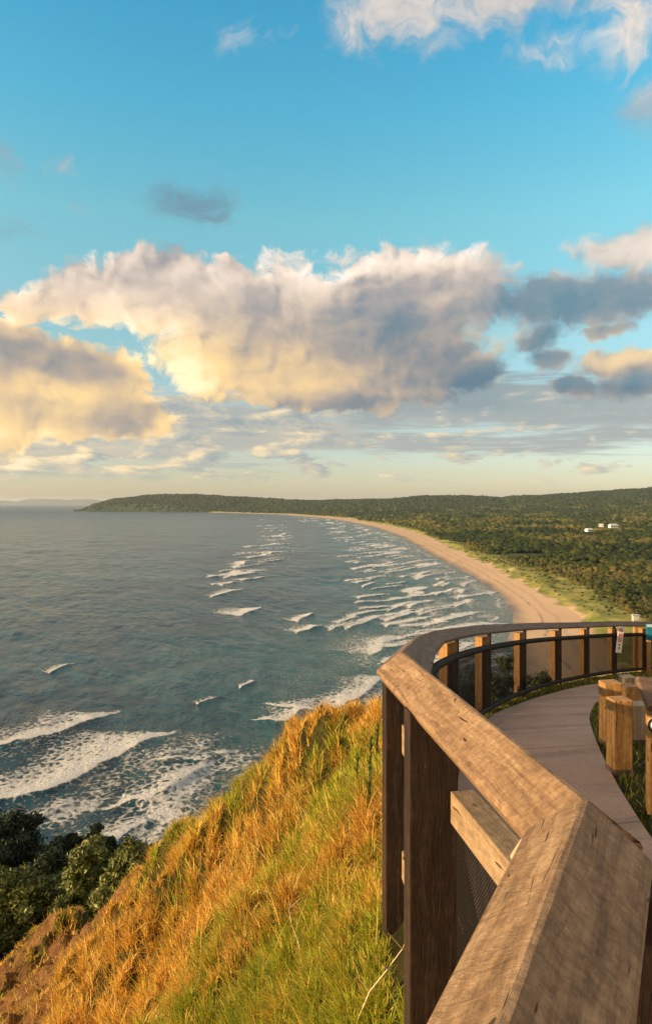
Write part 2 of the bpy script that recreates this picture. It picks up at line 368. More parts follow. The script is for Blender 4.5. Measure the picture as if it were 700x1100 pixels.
# ------------------------------------------------------------------ sea with breakers
vr = np.concatenate([np.linspace(1300, 960, 50)[:-1], np.linspace(960, 700, 470)[:-1], np.linspace(700, 545, 330)[:-1], 540 + np.geomspace(5, .45, 60)])
yr = 70 * F / (vr - 540)
tc = np.concatenate([np.linspace(-2.5, -.52, 40)[:-1], np.linspace(-.52, .42, 620)[:-1], np.linspace(.42, 1.6, 30)])
Y = np.repeat(yr, len(tc)).reshape(len(yr), -1); X = Y * tc[None, :]
foam = np.zeros_like(X); lift = np.zeros_like(X)
nz1 = fbm(X / 5, Y / 9, 4); nz2 = fbm(X / 22, Y / 30, 3)
def breaker(pts, trail, amp=1.0, h=.7, front=1.2, wob=6):
    global foam, lift
    trail = trail * 1.35; pts = np.array(pts, float); tl = trail + 12
    x0, y0 = pts.min(0) - tl; x1, y1 = pts.max(0) + tl
    mr = (yr > y0 - 10) & (yr < y1 + 10)
    if not mr.any(): return
    r0, r1 = np.where(mr)[0][[0, -1]]; sl = slice(r0, r1 + 1)
    x = X[sl] + (nz2[sl] - .5) * wob * 2; y = Y[sl] + (nz1[sl] - .5) * wob
    best = np.full(x.shape, 1e9); side = np.zeros(x.shape); par = np.zeros(x.shape)
    seg = np.diff(pts, axis=0); Ls = np.hypot(*seg.T); tot = Ls.sum(); acc = 0
    for i in range(len(seg)):
        dx, dy = seg[i] / Ls[i]
        q = (x - pts[i, 0]) * dx + (y - pts[i, 1]) * dy
        qc = np.clip(q, 0, Ls[i]); ex = x - pts[i, 0] - qc * dx; ey = y - pts[i, 1] - qc * dy
        dd = np.hypot(ex, ey); sg = ex * dy - ey * dx   # >0 on the right of the direction (towards the beach when heading away)
        m = dd < best; best[m] = dd[m]; side[m] = np.sign(sg[m]); par[m] = ((acc + qc) / tot)[m]; acc += Ls[i]
    taper = np.clip(np.minimum(par, 1 - par) * 7, .12, 1)
    tr = trail * taper * (.5 + 1.0 * nz2[sl])
    f = np.where(side > 0, 1 - best / front, 1 - (best / tr) ** .9)
    f = np.clip(f, 0, 1) * amp
    core = np.clip(1 - best / (trail * .28 * taper + .5), 0, 1) * (side <= 0)
    f = np.maximum(f * .92, core * amp)
    foam[sl] = np.maximum(foam[sl], f)
    lift[sl] = np.maximum(lift[sl], h * np.exp(-(best / np.where(side > 0, 2.4, 6.0)) ** 2) * taper)
def gp(u, v): d = 70 * F / (v - 540); return ((u - 350) / F * d, d)
near = [([(-60,812),(0,800),(60,787),(120,765)], 9, .9),
        ([(-60,868),(0,860),(50,850),(100,822),(174,789)], 11, 1.),
        ([(150,818),(205,820),(249,809)], 5, .75),
        ([(110,868),(150,862),(180,850),(207,822)], 14, .75),
        ([(110,915),(140,897),(166,883)], 4, .9),
        ([(-20,905),(20,890),(70,870),(90,868)], 6, .5),
        ([(54,722),(85,712)], 5, .8), ([(258,738),(275,731)], 2.5, .8), ([(215,756),(235,749)], 2, .6),
        ([(273,774),(300,776),(327,763)], 6, .9),
        ([(288,757),(340,766),(372,762),(400,742),(416,724)], 9, .95),
        ([(395,704),(420,690),(432,684)], 12, .8), ([(400,762),(430,735)], 8, .5),
        ([(228,641),(262,633)], 9, .9), ([(262,660),(284,652)], 11, .95), ([(240,621),(287,612)], 8, .8), ([(315,679),(349,672)], 8, .85),
        ([(322,667),(338,659)], 8, .8), ([(252,610),(268,602)], 8, .7), ([(280,598),(302,592)], 8, .75), ([(255,625),(238,630)][::-1], 5, .6), ([(290,586),(303,583)], 9, .7), ([(295,577),(312,572)], 10, .8), ([(280,590),(290,588)], 6, .6)]
for pts, tr, a in near:
    fm = 1.5 if pts[0][1] < 700 else 1.1; breaker([gp(*q) for q in pts], tr * fm, min(1, a * fm)); breaker([gp(*q) for q in pts], tr * 3.0, a * .82, h=0, front=.5)
rb = np.random.default_rng(21)
for i in range(190):
    y = np.exp(rb.uniform(np.log(300), np.log(3300))); sc_ = .8 + y / 1800
    s = -rb.uniform(8, 88) * (1 + y / 4000)
    if y < 400: s = -rb.uniform(5, 45)
    x = xw(y) + s; y2 = y + 40
    tx, ty = (xw(y2) - xw(y)), 40.; l = math.hypot(tx, ty); tx /= l; ty /= l
    a = rb.uniform(-.85, -.30); tx, ty = tx * math.cos(a) - ty * math.sin(a), tx * math.sin(a) + ty * math.cos(a)
    Lh = rb.uniform(10, 26) * sc_
    breaker([(x - tx * Lh, y - ty * Lh), (x + rb.uniform(-2, 2), y), (x + tx * Lh, y + ty * Lh)], rb.uniform(5, 13) * sc_, rb.uniform(.7, 1.), .6, 1.2 * sc_, 5)
for i in range(34):
    y = np.exp(rb.uniform(np.log(560), np.log(3300))); x = xw(y) - rb.uniform(170, 215) * (1 + y / 6000); Lh = rb.uniform(10, 30) * (1 + y / 1500)
    breaker([(x - .6 * Lh, y - .8 * Lh), (x, y), (x + .6 * Lh, y + .8 * Lh)], rb.uniform(9, 15) * (1 + y / 1500), rb.uniform(.75, 1), 1, 2, 6)
for yy in np.geomspace(290, 3000, 40):   # swash lines on the sand
    for off, am in ((-4, .7), (-16, .55)):
        o = off * (1 + yy / 2500) + rb.uniform(-3, 3); y2 = yy * 1.055
        breaker([(xw(yy) + o, yy), (xw((yy + y2) / 2) + o + rb.uniform(-2, 3), (yy + y2) / 2), (xw(y2) + o, y2)], 3.5 * (1 + yy / 1200), am * rb.uniform(.5, 1), .15, 1., 3)
# churned water inside the surf band
S = X - xw(Y)
band = sstep(S, -150, -40) * (1 - sstep(S, 0, 8)) * (Y > 220) * (Y < 3600)
churn = np.clip(band * .40 * fbm(X / 14, Y / 26, 4) * 1.5, 0, .5)
nb = sstep(-Y, -250, -185) * sstep(-X, -5, 25) * .46 * fbm(X / 12, Y / 16, 3) * 1.6
foam = np.maximum(foam, np.maximum(churn, nb))
swell = (fbm(X / 34 + Y / 90, Y / 60 - X / 70, 3) - .5) * 2.6 + (fbm(X / 9 + Y / 30, Y / 14, 2) - .5) * .6
fade = np.clip(1200 / Y, 0, 1)
Zs = SEA + lift + swell * fade * np.clip(-S / 25, .05, 1)
m_sea, t, b, out = material('sea_water')
p = t.pos(); fo = t.attr('foam'); sh = t.attr('shore')
px, py, pz_ = t.sep(p)
pr = t.xyz(t.m('ADD', t.m('MULTIPLY', px, .93), t.m('MULTIPLY', py, .36)), t.m('MULTIPLY', t.m('SUBTRACT', py, t.m('MULTIPLY', px, .38)), .35), 0.)
n1 = t.noise(pr, .10, 6., .62, .3); n2 = t.noise(p, .7, 5., .6, .3); n3 = t.noise(pr, .022, 4., .6)
patch = t.noise(t.vm('MULTIPLY', p, (.6, 1.0, 1)), .006, 4., .6, .5)
deep = t.ramp(t.m('ADD', t.m('MULTIPLY', patch, .6), t.m('MULTIPLY', n1, .4)), [(.38, (.002, .016, .032)), (.52, (.005, .036, .055)), (.66, (.014, .078, .088))])
c = t.mix(t.sm(t.m('ADD', sh, t.m('MULTIPLY', t.m('SUBTRACT', patch, .5), 120.)), -190., 0.), deep, t.mix(t.sm(sh, -70., 0.), (.020, .085, .085), (.09, .12, .11)))
# lace of foam: thresholded cellular noise
lw = t.vm('MULTIPLY_ADD', t.vm('SUBTRACT', t.noisec(p, .35, 4., .6), (.5, .5, .5)), (3.5, 3.5, 0), p)
cell = t.voro(t.vm('MULTIPLY', lw, (1, .8, 0)), .45, 'DISTANCE_TO_EDGE')
lace = t.m('SUBTRACT', t.m('MULTIPLY', t.noise(lw, .8, 6., .7), 1.25), t.m('MULTIPLY', cell, 1.0))
thr = t.m('SUBTRACT', 1.0, t.m('MULTIPLY', fo, 1.12))
ff = t.sm(lace, t.m('SUBTRACT', thr, .16), t.m('ADD', thr, .16))
ff = t.m('MULTIPLY', ff, t.sm(fo, .03, .18))
c = t.mix(ff, c, (.88, .87, .85))
hgt = t.m('ADD', t.m('MULTIPLY', n1, 1.25), t.m('ADD', t.m('MULTIPLY', n2, .16), t.m('MULTIPLY', n3, 4.5)))
hgt = t.m('ADD', hgt, t.m('MULTIPLY', ff, t.m('MULTIPLY', t.noise(p, 1.1, 5., .7), .8)))
sset(t, b, col=c, rough=t.m('ADD', t.lin(py, 200., 5000., .14, .36), t.m('MULTIPLY', ff, .5)), ior=1.33, nrm=t.bump(hgt, 1.0, 3.6), spec=.45)
V = np.stack([X, Y, Zs], -1).reshape(-1, 3)
fcs = grid_faces(len(yr), len(tc)); okf = (S < 40).ravel()[fcs].any(1) | (Y > 6000).ravel()[fcs].any(1); fcs = fcs[okf]
used = np.zeros(len(V), bool); used[fcs.ravel()] = True; idx = np.cumsum(used) - 1
sea = mesh_obj('sea', V[used], idx[fcs], m_sea, attrs={'foam': ('FLOAT', foam.ravel()[used]), 'shore': ('FLOAT', S.ravel()[used])}, smooth=True)
tag(sea, kind='structure')

# rocks off the headland
m_rock, t, b, out = material('dark_rock'); p = t.pos()
sset(t, b, col=t.ramp(t.noise(p, .15, 5.), [(.3, (.04, .035, .03)), (.7, (.13, .11, .09))]), rough=.9)
for (u, v, wd, ht, lab) in ((80, 548.9, 46, 14, 'dark sea rock farther out, alone left of the green headland tip'), (107, 549.0, 34, 12, 'low dark sea rock close under the green headland tip')):
    x, y = gp(u, 549.2); bm = bmesh.new(); bmesh.ops.create_icosphere(bm, subdivisions=3, radius=1)
    for q in bm.verts:
        q.co *= 1 + .5 * (mnoise.noise(q.co * 1.7 + Vector((u, 0, 0)))); q.co = Vector((q.co.x * wd / 2, q.co.y * wd / 2, q.co.z * ht))
    o = bm_obj('sea_rock', bm, m_rock); o.location = (x, y, SEA); tag(o, lab, 'rock', 'rocks off the headland')

# ------------------------------------------------------------------ forest on the plain (stuff)
def ico(sub):
    bm = bmesh.new(); bmesh.ops.create_icosphere(bm, subdivisions=sub, radius=1); bm.verts.ensure_lookup_table()
    v = np.array([q.co[:] for q in bm.verts]); f = np.array([[q.index for q in fa.verts] for fa in bm.faces]); bm.free(); return v, f
iv1, if1 = ico(2); iv0, if0 = ico(1)
def crowns(n, ylo, yhi, r0, r1, iv, fi, tmax=.6, amp=.35, near_edge=True, seed=1, dunes=False):
    g = np.random.default_rng(seed)
    y = np.sqrt(g.uniform(ylo ** 2, yhi ** 2, n)) if yhi / ylo > 1.2 else g.uniform(ylo, yhi, n)
    xa = xf(y) - 3; xb = y * tmax
    xa = np.where(dunes, xd(y) + 1, xa) if dunes else xa; xb = xf(y) if dunes else xb
    x = xa + (g.random(n) ** (.6 if dunes else 1)) * np.maximum(xb - xa, 0); ok = (x > xa) & (xb > xa)
    clr = fbm(x / 55 + 9, y / 80, 3); ok &= (clr < .66)
    x, y = x[ok], y[ok]; n = len(x)
    # lower scrub near the dune edge
    e = np.clip((x - xf(y)) / 70, .0 if dunes else .12, 1)
    r = g.uniform(r0, r1, n) * (.55 + .45 * e) * (.7 + .6 * fbm(x / 40, y / 50, 2)); hh = r * g.uniform(.55, 1.05, n)
    z = land_h(x, y) + r * .35 + 3.0 * e
    jit = 1 + amp * (g.random((n, len(iv))) - .5) * 2
    ang = g.uniform(0, 6.28, n); ca, sa = np.cos(ang), np.sin(ang)
    Vx = iv[None, :, 0] * jit; Vy = iv[None, :, 1] * jit; Vz = iv[None, :, 2] * jit
    Px = x[:, None] + (Vx * ca[:, None] - Vy * sa[:, None]) * r[:, None]
    Py = y[:, None] + (Vx * sa[:, None] + Vy * ca[:, None]) * r[:, None]
    Pz = z[:, None] + Vz * hh[:, None]
    V = np.stack([Px, Py, Pz], -1).reshape(-1, 3)
    Fc = (fi[None] + (np.arange(n) * len(iv))[:, None, None]).reshape(-1, 3)
    tint = np.repeat(np.clip(g.random(n) ** 1.5 * .55 + 1.3 * (fbm(x / 70, y / 150, 4) - .30) - .22 * sstep(y, 1800, 3600) + .08 * np.exp(-np.maximum(x - xf(y), 0) / 40), 0, 1), len(iv))
    return V, Fc, tint
parts = [crowns(1100, 300, 1500, .8, 2.0, iv1, if1, seed=9, amp=.4, dunes=True), crowns(15000, 330, 950, 1.2, 3.0, iv1, if1, seed=1, amp=.32), crowns(1500, 360, 1400, 2.8, 5.0, iv1, if1, seed=5, amp=.4), crowns(26000, 900, 1900, 2.0, 5.0, iv0, if0, seed=2), crowns(2000, 900, 2600, 5, 8, iv0, if0, seed=6), crowns(26000, 1800, 4200, 4, 9, iv0, if0, seed=3)]
g_ = np.random.default_rng(8); n_ = 30000; y_ = g_.uniform(4200, 6150, n_); x_ = y_ * g_.uniform(-.37, .55, n_); z_ = land_h(x_, y_)
o_ = (x_ > xw(y_) + 25) & (z_ > -66) ; x_, y_, z_ = x_[o_], y_[o_], z_[o_]; n_ = len(x_); r_ = g_.uniform(6, 15, n_); jt = 1 + .35 * (g_.random((n_, len(iv0))) - .5) * 2
Vh = np.stack([x_[:, None] + iv0[None, :, 0] * jt * r_[:, None], y_[:, None] + iv0[None, :, 1] * jt * r_[:, None], z_[:, None] + 2 + iv0[None, :, 2] * jt * r_[:, None] * .7], -1).reshape(-1, 3)
parts.append((Vh, (if0[None] + (np.arange(n_) * len(iv0))[:, None, None]).reshape(-1, 3), np.repeat(g_.random(n_) * .25 + .18 * fbm(x_ / 300, y_ / 300, 3), len(iv0))))
off = 0; VV, FF, TT = [], [], []
for a_, b_, c_ in parts: VV.append(a_); FF.append(b_ + off); TT.append(c_); off += len(a_)
m_for, t, b, out = material('forest_crowns'); p = t.pos()
tn = t.attr('tint')
c = t.ramp(t.m('ADD', tn, t.m('MULTIPLY', t.m('SUBTRACT', t.noise(p, .8, 5., .7), .5), .7)), [(.15, (.016, .036, .012)), (.42, (.042, .062, .016)), (.65, (.085, .092, .022)), (.9, (.17, .14, .045))])
sset(t, b, col=c, rough=.85, spec=.15, nrm=t.bump(t.noise(p, .9, 6., .75), 1., 2.5))
forest = mesh_obj('forest', np.vstack(VV), np.vstack(FF), m_for, attrs={'tint': ('FLOAT', np.concatenate(TT))})
tag(forest, kind='stuff', label='dark green coastal forest covering the plain behind the beach', cat='forest')

# ------------------------------------------------------------------ walker on the beach
def walker(u, v):
    x, y = gp(u, v); z = float(land_h(np.array([x]), np.array([y]))[0])
    J = [(0,0,.95),(0,0,1.2),(0,0,1.45),(0,0,1.55),(0,0,1.72),(.20,0,1.42),(.24,.03,1.15),(.22,-.08,.92),(-.20,0,1.42),(-.25,-.03,1.15),(-.22,.10,.92),(.10,0,.90),(.12,-.12,.50),(.12,-.22,.06),(-.10,0,.90),(-.11,.10,.50),(-.11,.25,.08),(.12,-.34,.03),(-.11,.14,.03)]
    E = [(0,1),(1,2),(2,3),(3,4),(2,5),(5,6),(6,7),(2,8),(8,9),(9,10),(0,11),(11,12),(12,13),(13,17),(0,14),(14,15),(15,16),(16,18)]
    Rd = [.14,.13,.15,.06,.105,.07,.045,.035,.07,.045,.035,.095,.065,.04,.095,.065,.04,.035,.035]
    me = bpy.data.meshes.new('person'); me.from_pydata(J, E, []); o = bpy.data.objects.new('person', me); col.objects.link(o)
    md = o.modifiers.new('skin', 'SKIN'); me.skin_vertices.new(name='') if not me.skin_vertices else None
    for sv, q in zip(me.skin_vertices[0].data, Rd): sv.radius = (q, q)
    me.skin_vertices[0].data[0].use_root = True
    ss = o.modifiers.new('smooth', 'SUBSURF'); ss.levels = 2; ss.render_levels = 2
    mp_, t_, b_, _o = material('dark_clothes'); sset(t_, b_, col=(.03, .03, .04), rough=.8); me.materials.append(mp_)
    o.location = (x, y, z); o.rotation_euler.z = .4; tag(o, 'lone person in dark clothes walking along the wide sandy beach', 'person')
walker(524, 621)

# ------------------------------------------------------------------ houses among the trees
m_white, t, b, out = material('white_paint'); sset(t, b, col=(.72, .72, .70), rough=.6)
m_roof, t, b, out = material('pale_roof'); sset(t, b, col=(.62, .64, .66), rough=.4, metal=.2)
m_roofr, t, b, out = material('tan_roof'); sset(t, b, col=(.5, .33, .18), rough=.7)
m_dk, t, b, out = material('dark_opening'); sset(t, b, col=(.02, .025, .03), rough=.3)
def house(u, v, zb, L, D, hw, hr, rz, roof, lab):
    L, D, hw, hr = L * .62, D * .62, hw * .62, hr * .62; zb -= 1.5
    d = -zb * F / (v - 540); x = (u - 350) / F * d
    e = empty('house', (x, d, zb), rz); tag(e, lab, 'house', 'houses among the forest')
    bm = bmesh.new(); add_box(bm, (0, 0, hw / 2), (L, D, hw)); bm_obj('wall', bm, m_white, e)
    vs = [(-L/2-1, -D/2-1, hw), (L/2+1, -D/2-1, hw), (L/2+1, D/2+1, hw), (-L/2-1, D/2+1, hw), (-L/2+1, 0, hw+hr), (L/2-1, 0, hw+hr)]
    mesh_obj('roof', vs, [(0,1,5,4), (2,3,4,5), (0,4,3), (1,2,5), (3,2,1,0)], roof, e)
    for k in range(3):
        bm = bmesh.new(); add_box(bm, (-L/2 + (k + .5) * L / 3, -D/2 - .05, hw * .55), (L * .14, .12, hw * .4)); bm_obj('window', bm, m_dk, e)
for a in ((658, 567, -48, 26, 14, 8, 5, .2, m_roof, 'wide white house with pale roof, right of the smaller two in the forest'),
          (645, 566, -49, 14, 12, 7, 4, -.3, m_roof, 'small white house left of the wide white house in the forest'),
          (632, 571, -51, 22, 12, 6, 4, .5, m_white, 'lowest white house, leftmost of the three white ones in the forest'),
          (444, 559.3, -62, 70, 22, 7, 4, .05, m_roof, 'long pale low building far off behind the beach bend'),
          (627, 562, -54, 24, 14, 5, 5, .1, m_roofr, 'tan roofed house above the white houses in the forest'),
          (678, 559, -52, 40, 16, 5, 4, -.1, m_roofr, 'broad tan roofed building at the far right of the forest')):
    house(*a)

# ------------------------------------------------------------------ near ground: hillside and path
RIDGE = [P3(432,700,3.5), P3(449,683,4.7), P3(466,677.6,5.6), P3(486,674.5,6.6), P3(507,672.3,7.6), P3(529,671,8.6), P3(550,669.8,9.6), P3(571,669,10.5), P3(592,668.7,11.4), P3(614,668.5,12.2), P3(635,667.8,12.95), P3(657,667.3,13.6), P3(680,667.6,14.3), P3(700,668,14.8), P3(760,669.5,15.9)]
JOINT = P3(628, 858, 1.64)
NEARA = Vector((JOINT.x - .46 * 1.75, JOINT.y - .89 * 1.75, JOINT.z + .01))
LINE = [NEARA, JOINT] + RIDGE
gy = [-5, 0, 2, 3.5, 6, 8.6, 11.6, 14.6, 20]; gz = [-1.6, -1.65, -1.72, -1.80, -2.08, -2.50, -2.98, -3.46, -4.2]
G = lambda y: np.interp(y, gy, gz)
FX = np.array([(-3.2, -5.0), (-1.2, -1.2)] + [(p.x, p.y) for p in LINE] + [(14., 17.5), (22, 18)])
def sdf(x, y):       # distance outside the fence line (left / beyond), positive outside
    best = np.full(x.shape, 1e9); sg = np.zeros(x.shape)
    for i in range(len(FX) - 1):
        a = FX[i]; d = FX[i + 1] - a; L = np.hypot(*d); dx, dy = d / L
        q = np.clip((x - a[0]) * dx + (y - a[1]) * dy, 0, L); ex = x - a[0] - q * dx; ey = y - a[1] - q * dy
        dd = np.hypot(ex, ey); m = dd < best - 1e-6; best[m] = dd[m]; sg[m] = np.where(ex * dy - ey * dx > 0, -1, 1)[m]
    return best * sg
ctrl = []
for i in range(len(FX)): ctrl.append((FX[i][0], FX[i][1], float(G(FX[i][1])) - (.36 if 0 < FX[i][1] < 5.5 else .06)))
HP = [(430,1100,3.05),(350,1100,3.4),(250,1100,4.8),(150,1100,7.5),(60,1100,10.5),(0,1100,13),(-120,1100,17),(400,960,4.3),(300,1000,5.2),(200,1000,8),(100,1010,12.5),(0,1050,17),
      (400,850,6.0),(330,850,8),(250,920,9),(180,950,12),(130,975,14),(105,1000,14.5),(60,1020,17),(0,1040,20),(-60,1060,22)]
SL = [(412,757,8.3),(370,763,9.4),(330,776,10.4),(306,800,11),(280,832,11.6),(250,853,12.6),(200,878,14),(168,905,15.2),(150,955,16.5),(105,985,19.5),(50,1010,22),(0,1030,25),(-90,1060,32)]
for q in HP + SL: p = P3(*q); ctrl.append((p.x, p.y, p.z))
for (u, v, d) in SL:
    for k_, dz in ((1.22, 1.35), (1.6, 1.7)):
        p = P3(u, v, d); ctrl.append((p.x * k_ - .3, p.y * k_, p.z * k_ * dz - .5))
for (x, y) in ((3, 16), (6, 18.5), (10, 20), (16, 21), (24, 22)): ctrl.append((x, y, G(14) - 5.5 - .05 * x))
for (x, y) in ((5, 26), (12, 30), (24, 34)): ctrl.append((x, y, -16))
ctrl += [(.32, 2.4, -2.5), (.36, 2.9, -2.3), (.25, 2.0, -2.55), (-6, 2, -9), (-12, 4, -15), (-3, 1, -4.6), (-9, -6, -11), (-22, 10, -24), (-3.6, -4, -2.6)]
ctrl = np.array(ctrl)
def tps(r): return np.where(r > 0, r * r * np.log(r + 1e-9), 0)
NCT = n = len(ctrl); K = tps(np.hypot(ctrl[:, None, 0] - ctrl[None, :, 0], ctrl[:, None, 1] - ctrl[None, :, 1])) + np.eye(n) * .02
Pm = np.c_[np.ones(n), ctrl[:, :2]]
A = np.block([[K, Pm], [Pm.T, np.zeros((3, 3))]]); W = np.linalg.solve(A, np.r_[ctrl[:, 2], 0, 0, 0])
def hill_raw(x, y):
    sh_ = x.shape; x = x.ravel(); y = y.ravel(); o = np.empty(len(x))
    for i in range(0, len(x), 50000):
        a = x[i:i+50000]; b_ = y[i:i+50000]
        o[i:i+50000] = tps(np.hypot(a[:, None] - ctrl[None, :, 0], b_[:, None] - ctrl[None, :, 1])) @ W[:NCT] + W[NCT] + W[NCT+1] * a + W[NCT+2] * b_
    return o.reshape(sh_)
def hill(x, y, detail=True):
    sd = sdf(x, y); hr = hill_raw(x, y); g = G(y)
    if detail:
        am = sstep(sd, .15, 1.6) * (1 - .6 * sstep(y, 11.5, 15)) * np.where(x < -4, .8, 1)
        hr = hr + sstep(-x, 3.5, 5) * sstep(y, 8, 11) * ((np.abs(fbm(x * 2.2 + y * .8, y * .9, 3) - .5)) * -.9 + (fbm(x * 6, y * 5, 3) - .5) * .30 + .12)
        hr = hr + am * ((fbm(x * .9 + 5, y * .7, 3) - .5) * 1.1 + (fbm(x * 2.3, y * 2., 3) - .5) * .85 + (fbm(x * 7, y * 7, 2) - .5) * .14 - .12) - .35 * sstep(y, 12, 18)
    k_ = sstep(sd + .16 * (1 - sstep(y, 3.4, 4.5)), .02, .14); r = g * (1 - k_) + np.minimum(hr, g + np.where(y < 6, -.15, .15)) * k_
    far_ = sstep(np.hypot(x, y), 42, 75)
    return r * (1 - far_) + (-74) * far_
gx = np.concatenate([np.linspace(-75, -16, 60)[:-1], np.linspace(-16, 5, 300)[:-1], np.linspace(5, 30, 70)[:-1], np.linspace(30, 75, 20)])
gyy = np.concatenate([np.linspace(-14, 0, 30)[:-1], np.linspace(0, 22, 330)[:-1], np.linspace(22, 75, 110)])
Xg, Yg = np.meshgrid(gx, gyy); Zg = hill(Xg, Yg)
U = 350 + F * Xg / np.maximum(Yg, .1); Vv = 540 - F * Zg / np.maximum(Yg, .1)
def bare_mask(x, y, z):      # eroded soil slope at the far lower left
    q = np.hypot((x + 6.6) / 2.6, (y - 14.5) / 4.5) + (fbm(x * 1.1, y * .8, 4) - .5) * 1.9
    return 1 - sstep(q, .65, 1.05)
bare = bare_mask(Xg, Yg, Zg)
m_soil, t, b, out = material('hillside_soil'); p = t.pos()
bs = t.attr('bare')
soil = t.ramp(t.noise(t.vm('MULTIPLY', p, (1, 1, 2)), .9, 8., .7), [(.3, (.12, .055, .022)), (.48, (.30, .15, .06)), (.62, (.42, .22, .085)), (.78, (.55, .36, .18))])
turf = t.ramp(t.noise(p, 2.2, 8., .7), [(.3, (.035, .04, .012)), (.55, (.09, .085, .025)), (.75, (.22, .15, .05))])
crk = t.noise(t.vm('MULTIPLY', p, (1, 1, 1)), 3.2, 9., .75, 1.2)
sset(t, b, col=t.mix(bs, turf, soil), rough=.95, spec=.1, nrm=t.bump(t.m('ADD', crk, t.m('MULTIPLY', t.noise(p, .9, 4.), 1.6)), 1., .35))
hs = mesh_obj('hillside', np.stack([Xg, Yg, Zg], -1).reshape(-1, 3), grid_faces(len(gyy), len(gx)), m_soil, attrs={'bare': ('FLOAT', bare.ravel())}, smooth=True)
tag(hs, kind='structure')

# path sheet
left = [(-.6, -1), (.15, .4), (.72, 1.7), (.62, 2.8), (.72, 3.7), (.92, 5), (1.42, 6.8), (1.92, 8.05), (2.78, 9.5), (3.95, 11.1), (5.4, 12.5), (8.5, 14.2), (13, 15.6)]
right = [(1.6, -1), (1.65, .4), (1.66, 1.7), (1.66, 2.8), (1.74, 3.75), (1.98, 4.8), (2.30, 6.0), (2.85, 7.7), (3.5, 9.2), (4.6, 10.6), (6.2, 11.6), (9.2, 12.6), (13.5, 13.4)]
def resample(pts, n=120):
    a = np.array(pts); i = np.linspace(0, len(a) - 1, n); k_ = np.arange(len(a))
    o = np.stack([np.interp(i, k_, a[:, 0]), np.interp(i, k_, a[:, 1])], 1)
    for _ in range(6): o[1:-1] = (o[:-2] + o[1:-1] * 2 + o[2:]) / 4
    return o
Lr, Rr = resample(left), resample(right); nc = 9; vs = []; sdv = []
for i in range(len(Lr)):
    for j in range(nc):
        f = j / (nc - 1); q = Lr[i] * (1 - f) + Rr[i] * f; vs.append((q[0], q[1], float(G(q[1])) + .02)); 
for i in range(len(Lr)):     # slab edges
    vs.append((Lr[i][0] - .004, Lr[i][1], float(G(Lr[i][1])) - .1)); vs.append((Rr[i][0] + .004, Rr[i][1], float(G(Rr[i][1])) - .1))
nb_ = len(Lr) * nc; fcs = grid_faces(len(Lr), nc).tolist()
for i in range(len(Lr) - 1):
    fcs.append([i * nc, (i + 1) * nc, nb_ + 2 * (i + 1), nb_ + 2 * i]); fcs.append([i * nc + nc - 1, nb_ + 2 * i + 1, nb_ + 2 * (i + 1) + 1, (i + 1) * nc + nc - 1])
m_path, t, b, out = material('path_concrete'); p = t.pos()
pn = t.noise(p, 1.4, 7., .65); gr = t.noise(p, 60., 3., .7)
pc = t.ramp(pn, [(.3, (.29, .185, .135)), (.55, (.40, .26, .19)), (.75, (.48, .32, .24))])
pc = t.mix(.35, pc, t.ramp(gr, [(.35, (.16, .12, .10)), (.65, (.46, .38, .33))]))
lines_ = t.m('FRACT', t.m('MULTIPLY', t.m('ADD', t.sep(p)[1], t.m('MULTIPLY', t.sep(p)[0], -.25)), .55))
jn = t.m('LESS_THAN', lines_, .012)
stain = t.sm(t.noise(t.vm('MULTIPLY', p, (.6, 2.2, 1)), 2.0, 6., .6), .56, .7)
pc = t.mix(t.m('MULTIPLY', stain, .3), pc, (.14, .11, .09))
pc = t.mix(t.m('MULTIPLY', jn, .6), pc, (.10, .08, .07))
sset(t, b, col=pc, rough=.85, spec=.25, nrm=t.bump(gr, .35, .01))
path = mesh_obj('path', vs, fcs, m_path); tag(path, kind='structure')

